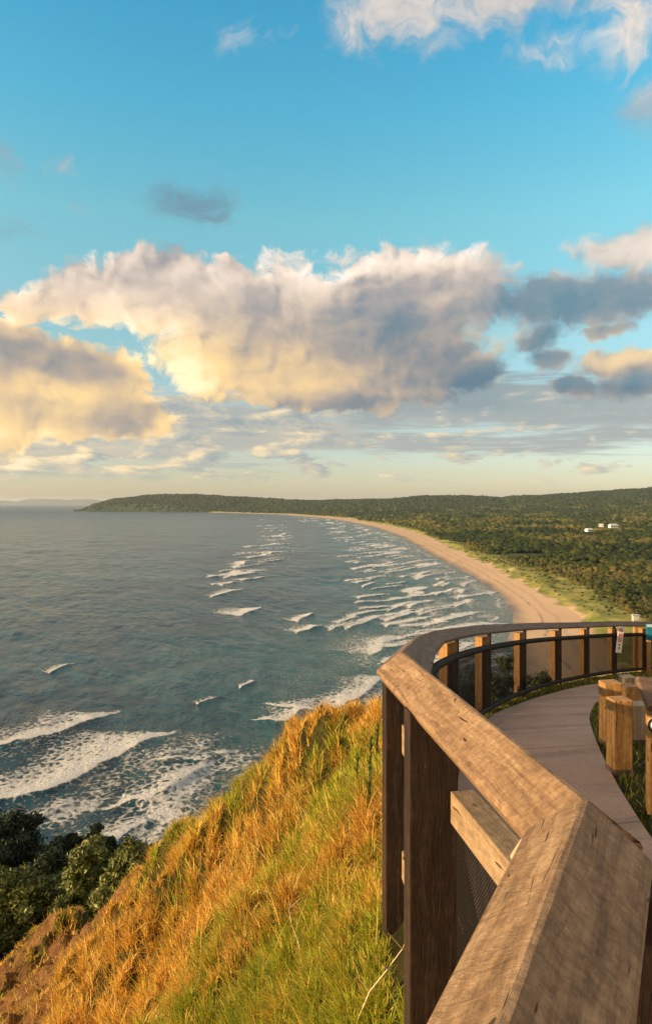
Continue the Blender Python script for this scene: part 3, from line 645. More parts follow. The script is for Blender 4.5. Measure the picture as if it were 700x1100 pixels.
# ------------------------------------------------------------------ wood and steel
def wood(name, c_dark, c_mid, c_light, use_uv=False, sc=1.0, ripple=0.0, axis=2):
    m, t, b, out = material(name)
    if use_uv:
        uvn = t.n('ShaderNodeUVMap'); uvn.uv_map = 'grain'; q = uvn.outputs[0]; mul = (1.3, 16, 1)
    else:
        q = t.coord('Object'); mul = [14, 14, 14]; mul[axis] = 1.1; mul = tuple(mul)
    wv = t.vm('MULTIPLY_ADD', t.vm('SUBTRACT', t.noisec(q, 3.0, 3., .5), (.5, .5, .5)), (.10, .035, .06) if use_uv else (.05, .05, .05), q)
    gq = t.vm('MULTIPLY', wv, mul)
    g1 = t.noise(gq, 1.6 * sc, 6., .62, .6); g2 = t.noise(gq, 9. * sc, 4., .7); blot = t.noise(q, 5., 4., .6)
    mot = t.noise(q, 26., 5., .7)
    v = t.m('ADD', t.m('ADD', t.m('MULTIPLY', g1, .52), t.m('MULTIPLY', g2, .14)), t.m('MULTIPLY', mot, .34))
    c = t.ramp(v, [(.34, c_dark), (.50, c_mid), (.66, c_light)])
    c = t.mix(t.m('MULTIPLY', t.sm(blot, .55, .72), .45), c, c_dark)
    crack = t.sm(t.noise(t.vm('MULTIPLY', wv, (.9, 9, 1) if use_uv else tuple(9 if i != axis else .7 for i in range(3))), 3.2, 2., .4, 1.4), .695, .72)
    c = t.mix(t.m('MULTIPLY', crack, .85), c, (.012, .008, .005))
    h = t.m('ADD', t.m('MULTIPLY', g1, .8), t.m('MULTIPLY', g2, .5))
    if ripple:
        rq = t.vm('MULTIPLY', wv, (1.0, .5, 1))
        rp = t.noise(rq, 40., 7., .68, 1.1)
        h = t.m('ADD', h, t.m('MULTIPLY', rp, ripple)); c = t.mix(t.m('MULTIPLY', t.sm(rp, .56, .38), .34), c, c_dark)
    h = t.m('SUBTRACT', h, t.m('MULTIPLY', crack, 1.5))
    sset(t, b, col=c, rough=.72, spec=.3, nrm=t.bump(h, .8, .006))
    return m
m_rail = wood('weathered_handrail', (.095, .052, .027), (.29, .178, .092), (.50, .34, .19), True, 1.0, 1.3)
m_railc = wood('grey_handrail', (.085, .052, .034), (.17, .11, .072), (.28, .19, .13), True, 1.0, .5)
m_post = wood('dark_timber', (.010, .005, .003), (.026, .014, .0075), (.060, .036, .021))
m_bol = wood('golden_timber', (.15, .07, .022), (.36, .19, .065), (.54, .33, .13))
m_mid = wood('mid_rail_timber', (.16, .105, .06), (.32, .22, .125), (.46, .33, .20), False, 1., .6, axis=1)
m_steel, t, b, out = material('black_steel'); p = t.coord('Object')
sset(t, b, col=t.ramp(t.noise(p, 12., 5.), [(.3, (.014, .009, .007)), (.7, (.04, .025, .016))]), rough=.7, spec=.12, nrm=t.bump(t.noise(p, 90., 3.), .15, .003))
m_mesh, t, b, out = material('perforated_mesh')
uvn = t.n('ShaderNodeUVMap'); uvn.uv_map = 'grain'; ux, uy, _ = t.sep(uvn.outputs[0])
# staggered oval holes: rows 9 mm apart, 14 mm pitch
ry = t.m('DIVIDE', uy, .010); row = t.m('FLOOR', ry); odd = t.m('MULTIPLY', t.m('FRACT', t.m('MULTIPLY', row, .5)), 1.0)
cx = t.m('SUBTRACT', t.m('FRACT', t.m('ADD', t.m('DIVIDE', ux, .016), odd)), .5); cy = t.m('SUBTRACT', t.m('FRACT', ry), .5)
dist_ = t.m('SQRT', t.m('ADD', t.m('POWER', t.m('MULTIPLY', cx, 1.0), 2.), t.m('POWER', t.m('MULTIPLY', cy, 1.05), 2.)))
al = t.m('GREATER_THAN', dist_, .35)
sset(t, b, col=(.011, .009, .008), rough=.8, spec=.1, alpha=al)

def sweep(name, pts, prof, mat, parent, scales=None, smooth=False, uvname='grain', up=Vector((0, 0, 1))):
    """profile [(right, up)] swept along points with mitred corners; UV = metres along, metres around"""
    pts = [Vector(p) for p in pts]; n = len(pts); rings = []; s = [0]
    for i in range(1, n): s.append(s[-1] + (pts[i] - pts[i-1]).length)
    for i in range(n):
        d0 = (pts[i] - pts[i-1]) if i else (pts[1] - pts[0]); d1 = (pts[i+1] - pts[i]) if i < n - 1 else d0
        r0 = Vector((d0.y, -d0.x, 0)).normalized(); r1 = Vector((d1.y, -d1.x, 0)).normalized()
        r = (r0 + r1).normalized(); k_ = 1 / max(.6, r.dot(r0))
        sc_ = scales[i] if scales else (1, 1); rings.append([pts[i] + r * (a * k_ * sc_[0]) + up * b_ * sc_[1] for a, b_ in prof])
    m = len(prof); bm = bmesh.new(); uvl = bm.loops.layers.uv.new(uvname)
    BV = [[bm.verts.new(q) for q in ring] for ring in rings]
    per = [0]
    for j in range(m): a = prof[j]; b_ = prof[(j + 1) % m]; per.append(per[-1] + math.hypot(a[0] - b_[0], a[1] - b_[1]))
    for i in range(n - 1):
        for j in range(m):
            j2 = (j + 1) % m
            f = bm.faces.new([BV[i][j], BV[i][j2], BV[i+1][j2], BV[i+1][j]])
            for lp, (uu, vv) in zip(f.loops, ((s[i], per[j]), (s[i], per[j+1]), (s[i+1], per[j+1]), (s[i+1], per[j]))): lp[uvl].uv = (uu + 3.1, vv + .7)
    for ring, rev in ((BV[0], False), (BV[-1], True)):
        f = bm.faces.new(ring[::-1] if rev else ring)
        for lp, (a, b_) in zip(f.loops, prof[::-1] if rev else prof): lp[uvl].uv = (a, b_)
    return bm_obj(name, bm, mat, parent, smooth)
def circle_prof(r, n=10, c=(0, 0)): return [(c[0] + r * math.cos(2 * math.pi * i / n), c[1] + r * math.sin(2 * math.pi * i / n)) for i in range(n)]

fence = empty('lookout_fence', (0, 0, 0)); tag(fence, 'weathered timber handrail fence with black mesh curving round the lookout path', 'fence')
# roof-shaped heavy handrail; small facets round its ridge and lips
PROF = [(-.132, -.098), (-.126, -.084), (-.015, -.006), (-.005, -.001), (.007, -.002), (.016, -.009), (.136, -.108), (.143, -.122), (.128, -.155), (-.105, -.140)]
sweep('handrail', [NEARA, JOINT], PROF, m_rail, fence)
sweep('handrail', [JOINT + Vector((0, 0, -.001)), RIDGE[0]], PROF, m_rail, fence)
PC = [(a * .93, b_ * 1.0) for a, b_ in PROF]
sweep('handrail', RIDGE, PC, m_railc, fence, scales=[(1, 1), (.88, .85)] + [(.68, .62)] * (len(RIDGE) - 2))
for h in []: pass

def off_line(pts, off):     # parallel line: positive = inside (right)
    o = []
    for i in range(len(pts)):
        d0 = (pts[i] - pts[i-1]) if i else (pts[1] - pts[0]); d1 = (pts[i+1] - pts[i]) if i < len(pts) - 1 else d0
        r = (Vector((d0.y, -d0.x, 0)).normalized() + Vector((d1.y, -d1.x, 0)).normalized()).normalized(); o.append(pts[i] + r * off)
    return o
inner = off_line(RIDGE, .05)
# dense resample
def dens_line(pts, k_=4):
    o = []
    for i in range(len(pts) - 1):
        for j in range(k_): o.append(pts[i].lerp(pts[i+1], j / k_))
    o.append(pts[-1])
    for _ in range(3):
        o = [o[0]] + [(o[i-1] + o[i] * 2 + o[i+1]) / 4 for i in range(1, len(o) - 1)] + [o[-1]]
    return o
innerd = dens_line(inner)
mid = [p + Vector((0, 0, -.255)) for p in innerd]; bot = [p + Vector((0, 0, -.955)) for p in innerd]
sweep('steel_rail', mid, circle_prof(.034), m_steel, fence, smooth=True)
sweep('steel_rail', bot, circle_prof(.032), m_steel, fence, smooth=True)
# mesh panels between the steel posts, and the posts
def at_u(pts, u):
    best = None
    for i in range(len(pts) - 1):
        ua = 350 + F * pts[i].x / pts[i].y; ub = 350 + F * pts[i+1].x / pts[i+1].y
        if (ua - u) * (ub - u) <= 0 and ua != ub: return i + (u - ua) / (ub - ua)
    return 0 if u < 500 else len(pts) - 1.001
def lerp_line(pts, f): i = min(int(f), len(pts) - 2); return pts[i].lerp(pts[i+1], f - i)
stu = [447, 490, 525, 563, 601, 631, 659, 696, 745]
fpos = [at_u(innerd, u) for u in stu]; fpos[0] = 0.3
m_paint = m_steel
for f in fpos:
    q = lerp_line(innerd, f); bm = bmesh.new()
    add_box(bm, (0, 0, -.56), (.036, .06, .94), bevel=.004, segs=1); add_box(bm, (0, 0, -1.03), (.1, .12, .012), bevel=.003, segs=1)
    i = min(int(f), len(innerd) - 2); d = innerd[i+1] - innerd[i]
    o = bm_obj('steel_post', bm, m_steel, fence); o.location = q; o.rotation_euler.z = math.atan2(d.y, d.x) + math.pi / 2
def strip_panel(name, top, bottom, mat, parent):
    bm = bmesh.new(); uvl = bm.loops.layers.uv.new('grain'); s = 0; prev = None
    for a, b_ in zip(top, bottom):
        va, vb = bm.verts.new(a), bm.verts.new(b_)
        if prev:
            s2 = s + (a - prev[2]).length; f = bm.faces.new([prev[0], va, vb, prev[1]])
            for lp, uv in zip(f.loops, ((s, 0), (s2, 0), (s2, (a - b_).length), (s, (prev[2] - prev[3]).length))): lp[uvl].uv = uv
            s = s2
        prev = (va, vb, a, b_)
    return bm_obj(name, bm, mat, parent)
for a, b_ in zip(fpos[:-1], fpos[1:]):
    fs_ = np.linspace(a + .08, b_ - .08, 8)
    top = [lerp_line(innerd, f) + Vector((0, 0, -.282)) for f in fs_]; bt = [lerp_line(innerd, f) + Vector((0, 0, -.93)) for f in fs_]
    po = strip_panel('mesh_panel', top, bt, m_mesh, fence)
    sol = po.modifiers.new('plate', 'SOLIDIFY'); sol.thickness = .004; sol.offset = 0
# timber posts carrying the far handrail
outer = dens_line(off_line(RIDGE, -.06))
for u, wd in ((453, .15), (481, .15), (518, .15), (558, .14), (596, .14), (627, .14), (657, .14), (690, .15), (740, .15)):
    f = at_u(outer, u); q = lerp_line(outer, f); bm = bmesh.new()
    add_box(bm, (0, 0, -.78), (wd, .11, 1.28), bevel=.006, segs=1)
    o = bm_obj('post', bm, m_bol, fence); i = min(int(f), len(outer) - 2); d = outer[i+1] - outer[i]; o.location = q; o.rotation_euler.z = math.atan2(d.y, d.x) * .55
# heavy near posts (faces across the line), mid and bottom rails, near mesh
bdir = (RIDGE[0] - JOINT); brot = math.atan2(bdir.y, bdir.x) - math.pi / 2
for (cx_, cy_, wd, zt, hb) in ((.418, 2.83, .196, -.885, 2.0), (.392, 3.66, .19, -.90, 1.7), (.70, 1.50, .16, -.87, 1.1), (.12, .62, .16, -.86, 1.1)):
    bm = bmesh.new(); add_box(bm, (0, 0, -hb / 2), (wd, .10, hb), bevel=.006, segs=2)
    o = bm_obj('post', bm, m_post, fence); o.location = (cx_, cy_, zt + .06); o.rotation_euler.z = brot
def rail_box(a, b_, w_, h_, mat):
    a, b_ = Vector(a), Vector(b_); d = b_ - a; bm = bmesh.new(); add_box(bm, (0, 0, 0), (w_, d.length, h_), bevel=.005)
    o = bm_obj('mid_rail', bm, mat, fence); o.location = (a + b_) / 2; o.rotation_euler = (math.asin(d.z / d.length), 0, math.atan2(d.y, d.x) - math.pi / 2); return o
ra, rb_ = (.505, 2.775, -1.19), (.70, 1.54, -1.19)
rail_box((.535, 2.775, -1.19), (.73, 1.54, -1.19), .10, .125, m_mid)
rail_box((.415, 3.60, -1.20), (.475, 2.885, -1.19), .062, .145, m_mid)
for a, b_ in (((.415, 3.60, -1.84), (.475, 2.885, -1.86)), ((.51, 2.775, -1.95), (.70, 1.54, -1.95))):
    o = rail_box(a, b_, .062, .145, m_mid); o.name = 'bottom_rail'
m_mesh2 = m_mesh.copy(); m_mesh2.name = 'perforated_mesh_fine'
for nd in m_mesh2.node_tree.nodes:
    if nd.type == 'MATH' and nd.operation == 'GREATER_THAN': nd.inputs[1].default_value = .235
def near_panel(a, b_, zt, zb):
    A_, B_ = Vector(a), Vector(b_); k_ = [A_.lerp(B_, f) for f in (0, .5, 1)]
    strip_panel('mesh_panel', [Vector((q.x, q.y, zt)) for q in k_], [Vector((q.x, q.y, zb)) for q in k_], m_mesh2, fence)
near_panel((.51, 2.77), (.70, 1.56), -1.255, -2.30); near_panel((.42, 3.58), (.475, 2.89), -1.265, -1.76)
# pale packer block under the handrail
m_pale, t, b, out = material('pale_bracket'); sset(t, b, col=(.45, .34, .22), rough=.6)
bm = bmesh.new(); add_box(bm, (0, 0, 0), (.035, .03, .075), bevel=.008, segs=2); o = bm_obj('bracket', bm, m_pale, fence); o.location = P3(561, 914, 1.95); o.rotation_euler = (.2, .5, .2)
# bolts on the near post faces
m_bolt, t, b, out = material('galvanised_bolt'); sset(t, b, col=(.35, .33, .3), rough=.5, metal=.8)
for q in ():
    pass

# ------------------------------------------------------------------ bollards, marker post, signs
def bollard(x, y, h, wd, lab, mat, rz=0., lean=0.):
    z = float(G(y)) - .05; e = empty('timber_bollard', (x, y, z), rz); tag(e, lab, 'bollard', 'low timber bollards beside the path')
    e.rotation_euler = (0, lean, rz)
    bm = bmesh.new(); add_box(bm, (0, 0, h / 2 + .02), (wd, wd, h + .04), bevel=.009, segs=2)
    for q in bm.verts:
        if q.co.z > h: q.co.z += q.co.x * .05
    bm_obj('shaft', bm, mat, e)
    bm = bmesh.new(); add_box(bm, (0, 0, .055), (wd + .006, wd + .006, .09), bevel=.004, segs=1); bm_obj('stained_foot', bm, m_foot, e)
m_foot = wood('damp_timber_foot', (.05, .035, .025), (.12, .085, .06), (.20, .15, .11))
m_bgrey = wood('grey_timber', (.22, .16, .10), (.36, .27, .17), (.47, .37, .25))
bollard(2.16, 5.22, .56, .140, 'tall golden square bollard in the grass, nearest the path edge', m_bol, .02)
bollard(2.47, 6.15, .56, .150, 'tall orange bollard with grey top at the path edge, behind the nearest one', m_bol, -.02, -.01)
bollard(2.75, 6.25, .36, .145, 'short greyish bollard between the nearest tall bollard and the marker post', m_bgrey, .02)
bollard(3.20, 7.5, .40, .15, 'mid height bollard rising just behind the nearest two bollards', m_bol, .1)
bollard(3.78, 8.9, .38, .155, 'farthest bollard of the row, left of the one beside the marker cap', m_bgrey, .1)
bollard(3.90, 8.75, .36, .16, 'far pale bollard directly left of the marker post cap', m_bgrey, .15)
bollard(3.60, 8.2, .30, .15, 'low bollard filling the gap between mid height and far bollards', m_bol, .1)

mp = empty('marker_post', (2.04, 4.33, float(G(4.33)) - .05), -.36); tag(mp, 'golden marker post with slanted timber cap and round emblem at right edge', 'marker post')
bm = bmesh.new(); add_box(bm, (0, 0, .35), (.15, .15, .74), bevel=.008); bm_obj('shaft', bm, m_bol, mp)
bm = bmesh.new(); add_box(bm, (0, 0, 0), (.30, .26, .045), bevel=.008); o = bm_obj('cap', bm, m_railc, mp)
o = bpy.data.objects[o.name]; o.location = (.035, -.02, .765); o.rotation_euler = (R(28), R(8), R(18))
me = o.data
if 'grain' not in me.uv_layers:
    uvl = me.uv_layers.new(name='grain')
    for lp in me.loops: c_ = me.vertices[lp.vertex_index].co; uvl.data[lp.index].uv = (c_.x, c_.y + c_.z)
m_wht, t, b, out = material('emblem_white'); sset(t, b, col=(.8, .78, .72), rough=.5)
m_blk, t, b, out = material('emblem_black'); sset(t, b, col=(.012, .012, .014), rough=.5)
m_red, t, b, out = material('sign_red'); sset(t, b, col=(.5, .03, .03), rough=.5)
m_blue, t, b, out = material('sign_blue'); sset(t, b, col=(.03, .06, .22), rough=.5)
def disc(name, r, th, mat, parent, loc, inner_r=0):
    bm = bmesh.new()
    if inner_r:
        n_ = 32; ro = [[bm.verts.new((rr * math.cos(6.2832 * i / n_), yy, rr * math.sin(6.2832 * i / n_))) for i in range(n_)] for rr, yy in ((inner_r, 0), (r, 0), (r, -th), (inner_r, -th))]
        for k_ in range(4):
            for i in range(n_): bm.faces.new([ro[k_][i], ro[k_][(i+1) % n_], ro[(k_+1) % 4][(i+1) % n_], ro[(k_+1) % 4][i]])
    else:
        bmesh.ops.create_cone(bm, cap_ends=True, segments=32, radius1=r, radius2=r, depth=th); bmesh.ops.rotate(bm, matrix=Matrix.Rotation(R(90), 3, 'X'), verts=bm.verts); bmesh.ops.translate(bm, vec=(0, -th / 2, 0), verts=bm.verts)
    o = bm_obj(name, bm, mat, parent); o.location = loc; return o
em = disc('emblem', .047, .006, m_wht, mp, (-.027, -.0755, .60))
disc('emblem_ring', .047, .004, m_blk, em, (0, -.0065, 0), .035)
disc('emblem_dot', .016, .004, m_blk, em, (.004, -.0065, 0))

# warning strip sign hung on the fence
q = P3(663.5, 687, 13.35)
sg = empty('warning_sign', q + Vector((0, 0, -.25)), .1); sg.rotation_euler = (0, R(7), .1); tag(sg, 'narrow white warning sign with red symbols hung on the curved fence', 'sign')
bm = bmesh.new(); add_box(bm, (0, 0, .25), (.115, .008, .50), bevel=.002, segs=1); bm_obj('panel', bm, m_wht, sg)
for zz in (.43, .33, .24):
    disc('symbol_ring', .036, .004, m_red, sg, (0, -.005, zz), .026)
    bm = bmesh.new(); add_box(bm, (0, -.0075, zz), (.060, .003, .009), Matrix.Rotation(.7, 3, 'Y')); bm_obj('symbol_bar', bm, m_red, sg)
for zz, ww in ((.15, .03), (.09, .032)):
    bm = bmesh.new(); add_box(bm, (0, -.006, zz), (ww, .003, .03), bevel=.001, segs=1); bm_obj('symbol_mark', bm, m_blue, sg)

# teal information panel at the right edge
m_teal, t, b, out = material('teal_panel'); sset(t, b, col=t.ramp(t.noise(t.coord('Object'), 4., 3.), [(.4, (.01, .13, .20)), (.6, (.02, .20, .27))]), rough=.35)
m_lblue, t, b, out = material('pale_blue_header'); sset(t, b, col=(.35, .55, .70), rough=.4)
q = P3(706, 704, 13.2); gz0 = float(G(12.6))
ts = empty('information_sign', (q.x, 13.2, gz0 - .1), -.15); tag(ts, 'teal information sign with pale blue header at the right end of fence', 'sign')
top = P3(700, 670, 13.2).z - gz0 + .1
bm = bmesh.new(); add_box(bm, (0, 0, top - .16), (.42, .02, .30), bevel=.004, segs=1); bm_obj('panel', bm, m_teal, ts)
bm = bmesh.new(); add_box(bm, (0, -.012, top - .04), (.40, .01, .05), bevel=.002, segs=1); bm_obj('header', bm, m_lblue, ts)
for sx_ in (-.15, .15):
    bm = bmesh.new(); add_box(bm, (sx_, .05, top / 2 - .1), (.07, .07, top), bevel=.005, segs=1); bm_obj('post', bm, m_bol, ts)

# small grey box on a post beyond the fence
q = P3(682, 664, 17.0); cb = empty('counter_box', (q.x, q.y, q.z - 1.5)); tag(cb, 'small pale grey box on a golden post beyond the curved fence', 'box')
bm = bmesh.new(); add_box(bm, (0, 0, .7), (.10, .10, 1.5), bevel=.006, segs=1); bm_obj('post', bm, m_bol, cb)
m_gbox, t, b, out = material('pale_grey_box'); sset(t, b, col=t.ramp(t.noise(t.coord('Object'), 25., 4.), [(.35, (.22, .22, .2)), (.6, (.6, .6, .55))]), rough=.5)
bm = bmesh.new(); add_box(bm, (0, 0, 1.50), (.15, .11, .13), bevel=.01); bm_obj('housing', bm, m_gbox, cb)
bm = bmesh.new(); add_box(bm, (0, 0, 1.578), (.18, .14, .018), bevel=.004, segs=1); bm_obj('lid', bm, m_gbox, cb)

# ------------------------------------------------------------------ grass
def blades(px_, py_, pz_, ln, wd, lean, lang, az_, tint, seg=3, curl=1.0):
    """vectorised grass blades -> verts, quad faces, attrs. tint = (n,3) colours"""
    n = len(px_); k_ = seg + 1
    tt_ = np.linspace(0, 1, k_)[None, :]
    out_ = lean[:, None] * (tt_ * .35 + tt_ ** 2 * .65 * curl) * ln[:, None]
    up_ = ln[:, None] * tt_ * np.sqrt(np.maximum(1 - (lean[:, None] * .55) ** 2, .12)) - (tt_ ** 3) * (lean[:, None] ** 2) * ln[:, None] * .22
    cxn = px_[:, None] + out_ * np.cos(lang)[:, None]; cyn = py_[:, None] + out_ * np.sin(lang)[:, None]; czn = pz_[:, None] + up_
    hw = wd[:, None] * .5 * (1 - tt_ ** 1.6 * .93)
    dx = -np.sin(az_)[:, None] * hw; dy = np.cos(az_)[:, None] * hw
    V = np.empty((n, k_, 2, 3)); V[:, :, 0, 0] = cxn - dx; V[:, :, 1, 0] = cxn + dx; V[:, :, 0, 1] = cyn - dy; V[:, :, 1, 1] = cyn + dy; V[:, :, :, 2] = czn[:, :, None]
    base = (np.arange(n) * k_ * 2)[:, None]; j = np.arange(seg)[None, :] * 2
    f = np.stack([base + j, base + j + 1, base + j + 3, base + j + 2], -1).reshape(-1, 4)
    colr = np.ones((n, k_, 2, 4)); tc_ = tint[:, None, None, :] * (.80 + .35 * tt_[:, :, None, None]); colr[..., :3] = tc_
    return V.reshape(-1, 3), f, colr.reshape(-1, 4)
g = np.random.default_rng(5)
N = 620000
th = g.uniform(-.56, .14, N); dd = np.exp(g.uniform(np.log(2.0), np.log(34), N))
x = np.sin(th) * dd * 1.0; y = np.cos(th) * dd
# tussocks: pull points toward clump centres
cell = .10 + .018 * dd; cxn = (np.floor(x / cell) + .5 + (vnoise(np.floor(x / cell) * 3.7, np.floor(y / cell) * 5.1) - .5)) * cell
cyn = (np.floor(y / cell) + .5 + (vnoise(np.floor(x / cell) * 6.1 + 40, np.floor(y / cell) * 2.3) - .5)) * cell
pull = g.uniform(.0, .7, N); x = x * (1 - pull) + cxn * pull; y = y * (1 - pull) + cyn * pull
sd = sdf(x, y); ok = (sd > .07); x, y, sd, dd, cxn, cyn = x[ok], y[ok], sd[ok], dd[ok], cxn[ok], cyn[ok]
z = hill(x, y); bm_ = bare_mask(x, y, z)
ok = g.random(len(x)) > bm_ * .85; x, y, z, sd, dd, cxn, cyn = x[ok], y[ok], z[ok], sd[ok], dd[ok], cxn[ok], cyn[ok]
n = len(x)
patchy = fbm(x * .8 + 3, y * .6, 4); p2 = fbm(x * 2.6, y * 2.2 + 8, 3)
# green near the fence and in damp hollows, dry gold on the crest and to the left
uu = 350 + F * x / y; vv_ = 540 - F * z / y
gr_w = np.clip(.72 - sstep(sd, .5, 4.5) * .5 + (patchy - .5) * 2.6 + (p2 - .5) * 2.2 - sstep(y, 5.5, 8.5) * .25, .05, .93)
is_g = g.random(n) < gr_w
dry = np.array([(.62, .36, .055), (.70, .46, .09), (.52, .27, .045), (.76, .56, .17), (.30, .14, .035)]); grn = np.array([(.20, .25, .022), (.32, .36, .03), (.10, .15, .018), (.50, .46, .05), (.40, .41, .035)])
tint = np.where(is_g[:, None], grn[g.integers(0, 5, n)], dry[g.integers(0, 5, n)]) * 1.18 * (g.uniform(.72, 1.15, n)[:, None]) * (.75 + .5 * fbm(x * 1.2, y * 1.1 + 30, 3))[:, None]
tus = fbm(x * 3.1 + 11, y * 3.1, 2); ln = g.uniform(.06, .17, n) * (.35 + .7 * p2 + 1.0 * tus) * (1 + .012 * dd) * (1 - .5 * sstep(y, 11, 15)) * np.clip(.5 + .09 * dd, .6, 1) * np.where(is_g, .85, 1.05)
ln *= np.clip(sd * 1.2 + .35, .3, 1)
wdt = (.0026 + .00080 * dd) * g.uniform(.5, 1.5, n)
rare = g.random(n) < .012; ln = np.where(rare, ln * 1.9 + .08, ln)
e_ = .15; gxh = (hill_raw(x + e_, y) - hill_raw(x - e_, y)) / (2 * e_); gyh = (hill_raw(x, y + e_) - hill_raw(x, y - e_)) / (2 * e_)
down = np.arctan2(-gyh, -gxh); clump = np.arctan2(y - cyn, x - cxn)
mixr = g.random(n); wang = 2.9 + (fbm(x * .9, y * .9 + 60, 2) - .5) * 3.0
lang = np.where(mixr < .42, clump, np.where(mixr < .62, down + g.normal(0, .9, n), np.where(mixr < .85, wang + g.normal(0, .5, n), g.uniform(0, 6.28, n))))
lean = np.clip(g.normal(.62, .38, n), .03, 1.35)
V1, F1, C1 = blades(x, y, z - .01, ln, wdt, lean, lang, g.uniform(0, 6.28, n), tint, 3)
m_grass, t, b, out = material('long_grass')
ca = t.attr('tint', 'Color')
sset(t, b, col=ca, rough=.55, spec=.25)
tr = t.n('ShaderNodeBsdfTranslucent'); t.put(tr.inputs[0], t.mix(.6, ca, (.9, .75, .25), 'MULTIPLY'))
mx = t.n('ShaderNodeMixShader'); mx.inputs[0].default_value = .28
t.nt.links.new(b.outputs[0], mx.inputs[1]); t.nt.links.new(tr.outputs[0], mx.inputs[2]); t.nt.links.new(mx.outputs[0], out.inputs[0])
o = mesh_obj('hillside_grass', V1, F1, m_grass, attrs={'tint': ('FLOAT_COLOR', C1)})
tag(o, 'long golden and green grass covering the steep hillside', 'grass', kind='stuff')
# short grass on the verge inside the fence and round the bollards
N = 70000
y = g.uniform(3.2, 14, N); x = g.uniform(.3, 9, N); sd = sdf(x, y)
ok = (sd < np.where(y < 5.5, -.22, -.02)); x, y, sd = x[ok], y[ok], sd[ok]
def inpath(x, y):
    yl = np.interp(y, Lr[:, 1], Lr[:, 0]); yr_ = np.interp(y, Rr[:, 1], Rr[:, 0]); return (x > yl - .01) & (x < yr_ + .01)
ok = ~inpath(x, y) & ((x < np.interp(y, Lr[:, 1], Lr[:, 0])) | (x < np.interp(y, Rr[:, 1], Rr[:, 0]) + 2.2)); x, y, sd = x[ok], y[ok], sd[ok]; n = len(x)
tint = grn[g.integers(0, 5, n)] * g.uniform(.35, .9, n)[:, None]; br = g.random(n) < .12; tint[br] = (.28, .20, .08)
V1, F1, C1 = blades(x, y, G(y) - .005, g.uniform(.03, .085, n), g.uniform(.005, .011, n), g.uniform(.1, 1.0, n), g.uniform(0, 6.28, n), g.uniform(0, 6.28, n), tint, 2)
o = mesh_obj('verge_grass', V1, F1, m_grass, attrs={'tint': ('FLOAT_COLOR', C1)}); tag(o, 'short green grass on the verge beside the path', 'grass', kind='stuff')

# ------------------------------------------------------------------ trees and shrubs
m_leaf, t, b, out = material('leaves'); ca = t.attr('tint', 'Color')
sset(t, b, col=ca, rough=.5, spec=.3)
tr = t.n('ShaderNodeBsdfTranslucent'); t.put(tr.inputs[0], ca); mx = t.n('ShaderNodeMixShader'); mx.inputs[0].default_value = .15
t.nt.links.new(b.outputs[0], mx.inputs[1]); t.nt.links.new(tr.outputs[0], mx.inputs[2]); t.nt.links.new(mx.outputs[0], out.inputs[0])
m_bark, t, b, out = material('bark'); sset(t, b, col=t.ramp(t.noise(t.coord('Object'), 9., 5.), [(.3, (.05, .035, .025)), (.7, (.14, .10, .07))]), rough=.9)
def leaf_cloud(g, centers, radii, n, size, tints, squash=.8):
    k_ = len(centers); wts = np.array(radii) ** 2; wts = wts / wts.sum(); ci = g.choice(k_, n, p=wts)
    d = g.normal(size=(n, 3)); d /= np.linalg.norm(d, axis=1)[:, None]; rr = g.uniform(.55, 1.0, n) ** .6 * (1 + .18 * g.normal(size=n))
    P_ = np.array(centers)[ci] + d * (np.array(radii)[ci] * rr)[:, None] * np.array([1, 1, squash])
    nrm = d + g.normal(size=(n, 3)) * .7; nrm /= np.linalg.norm(nrm, axis=1)[:, None]
    a = np.cross(nrm, g.normal(size=(n, 3))); a /= np.linalg.norm(a, axis=1)[:, None]; b_ = np.cross(nrm, a)
    s = size * g.uniform(.6, 1.4, n)[:, None]
    V = np.stack([P_ - a * s, P_ - b_ * s * .38, P_ + a * s, P_ + b_ * s * .38], 1).reshape(-1, 3)
    F_ = np.arange(n * 4).reshape(n, 4)
    tn_ = np.array(tints)[g.integers(0, len(tints), n)] * g.uniform(.7, 1.25, n)[:, None] * (np.array([g.uniform(.75, 1.2) for _ in range(k_)])[ci])[:, None]
    Cc = np.ones((n, 4, 4)); Cc[..., :3] = tn_[:, None, :]
    return V, F_, Cc.reshape(-1, 4)
def tube(bm, a, b_, r0, r1, n=7):
    a, b_ = Vector(a), Vector(b_); d = (b_ - a).normalized(); s = d.orthogonal().normalized(); q = d.cross(s)
    A_ = [bm.verts.new(a + (s * math.cos(6.2832 * i / n) + q * math.sin(6.2832 * i / n)) * r0) for i in range(n)]
    B_ = [bm.verts.new(b_ + (s * math.cos(6.2832 * i / n) + q * math.sin(6.2832 * i / n)) * r1) for i in range(n)]
    for i in range(n): bm.faces.new([A_[i], A_[(i+1) % n], B_[(i+1) % n], B_[i]])
    bm.faces.new(B_); bm.faces.new(A_[::-1])
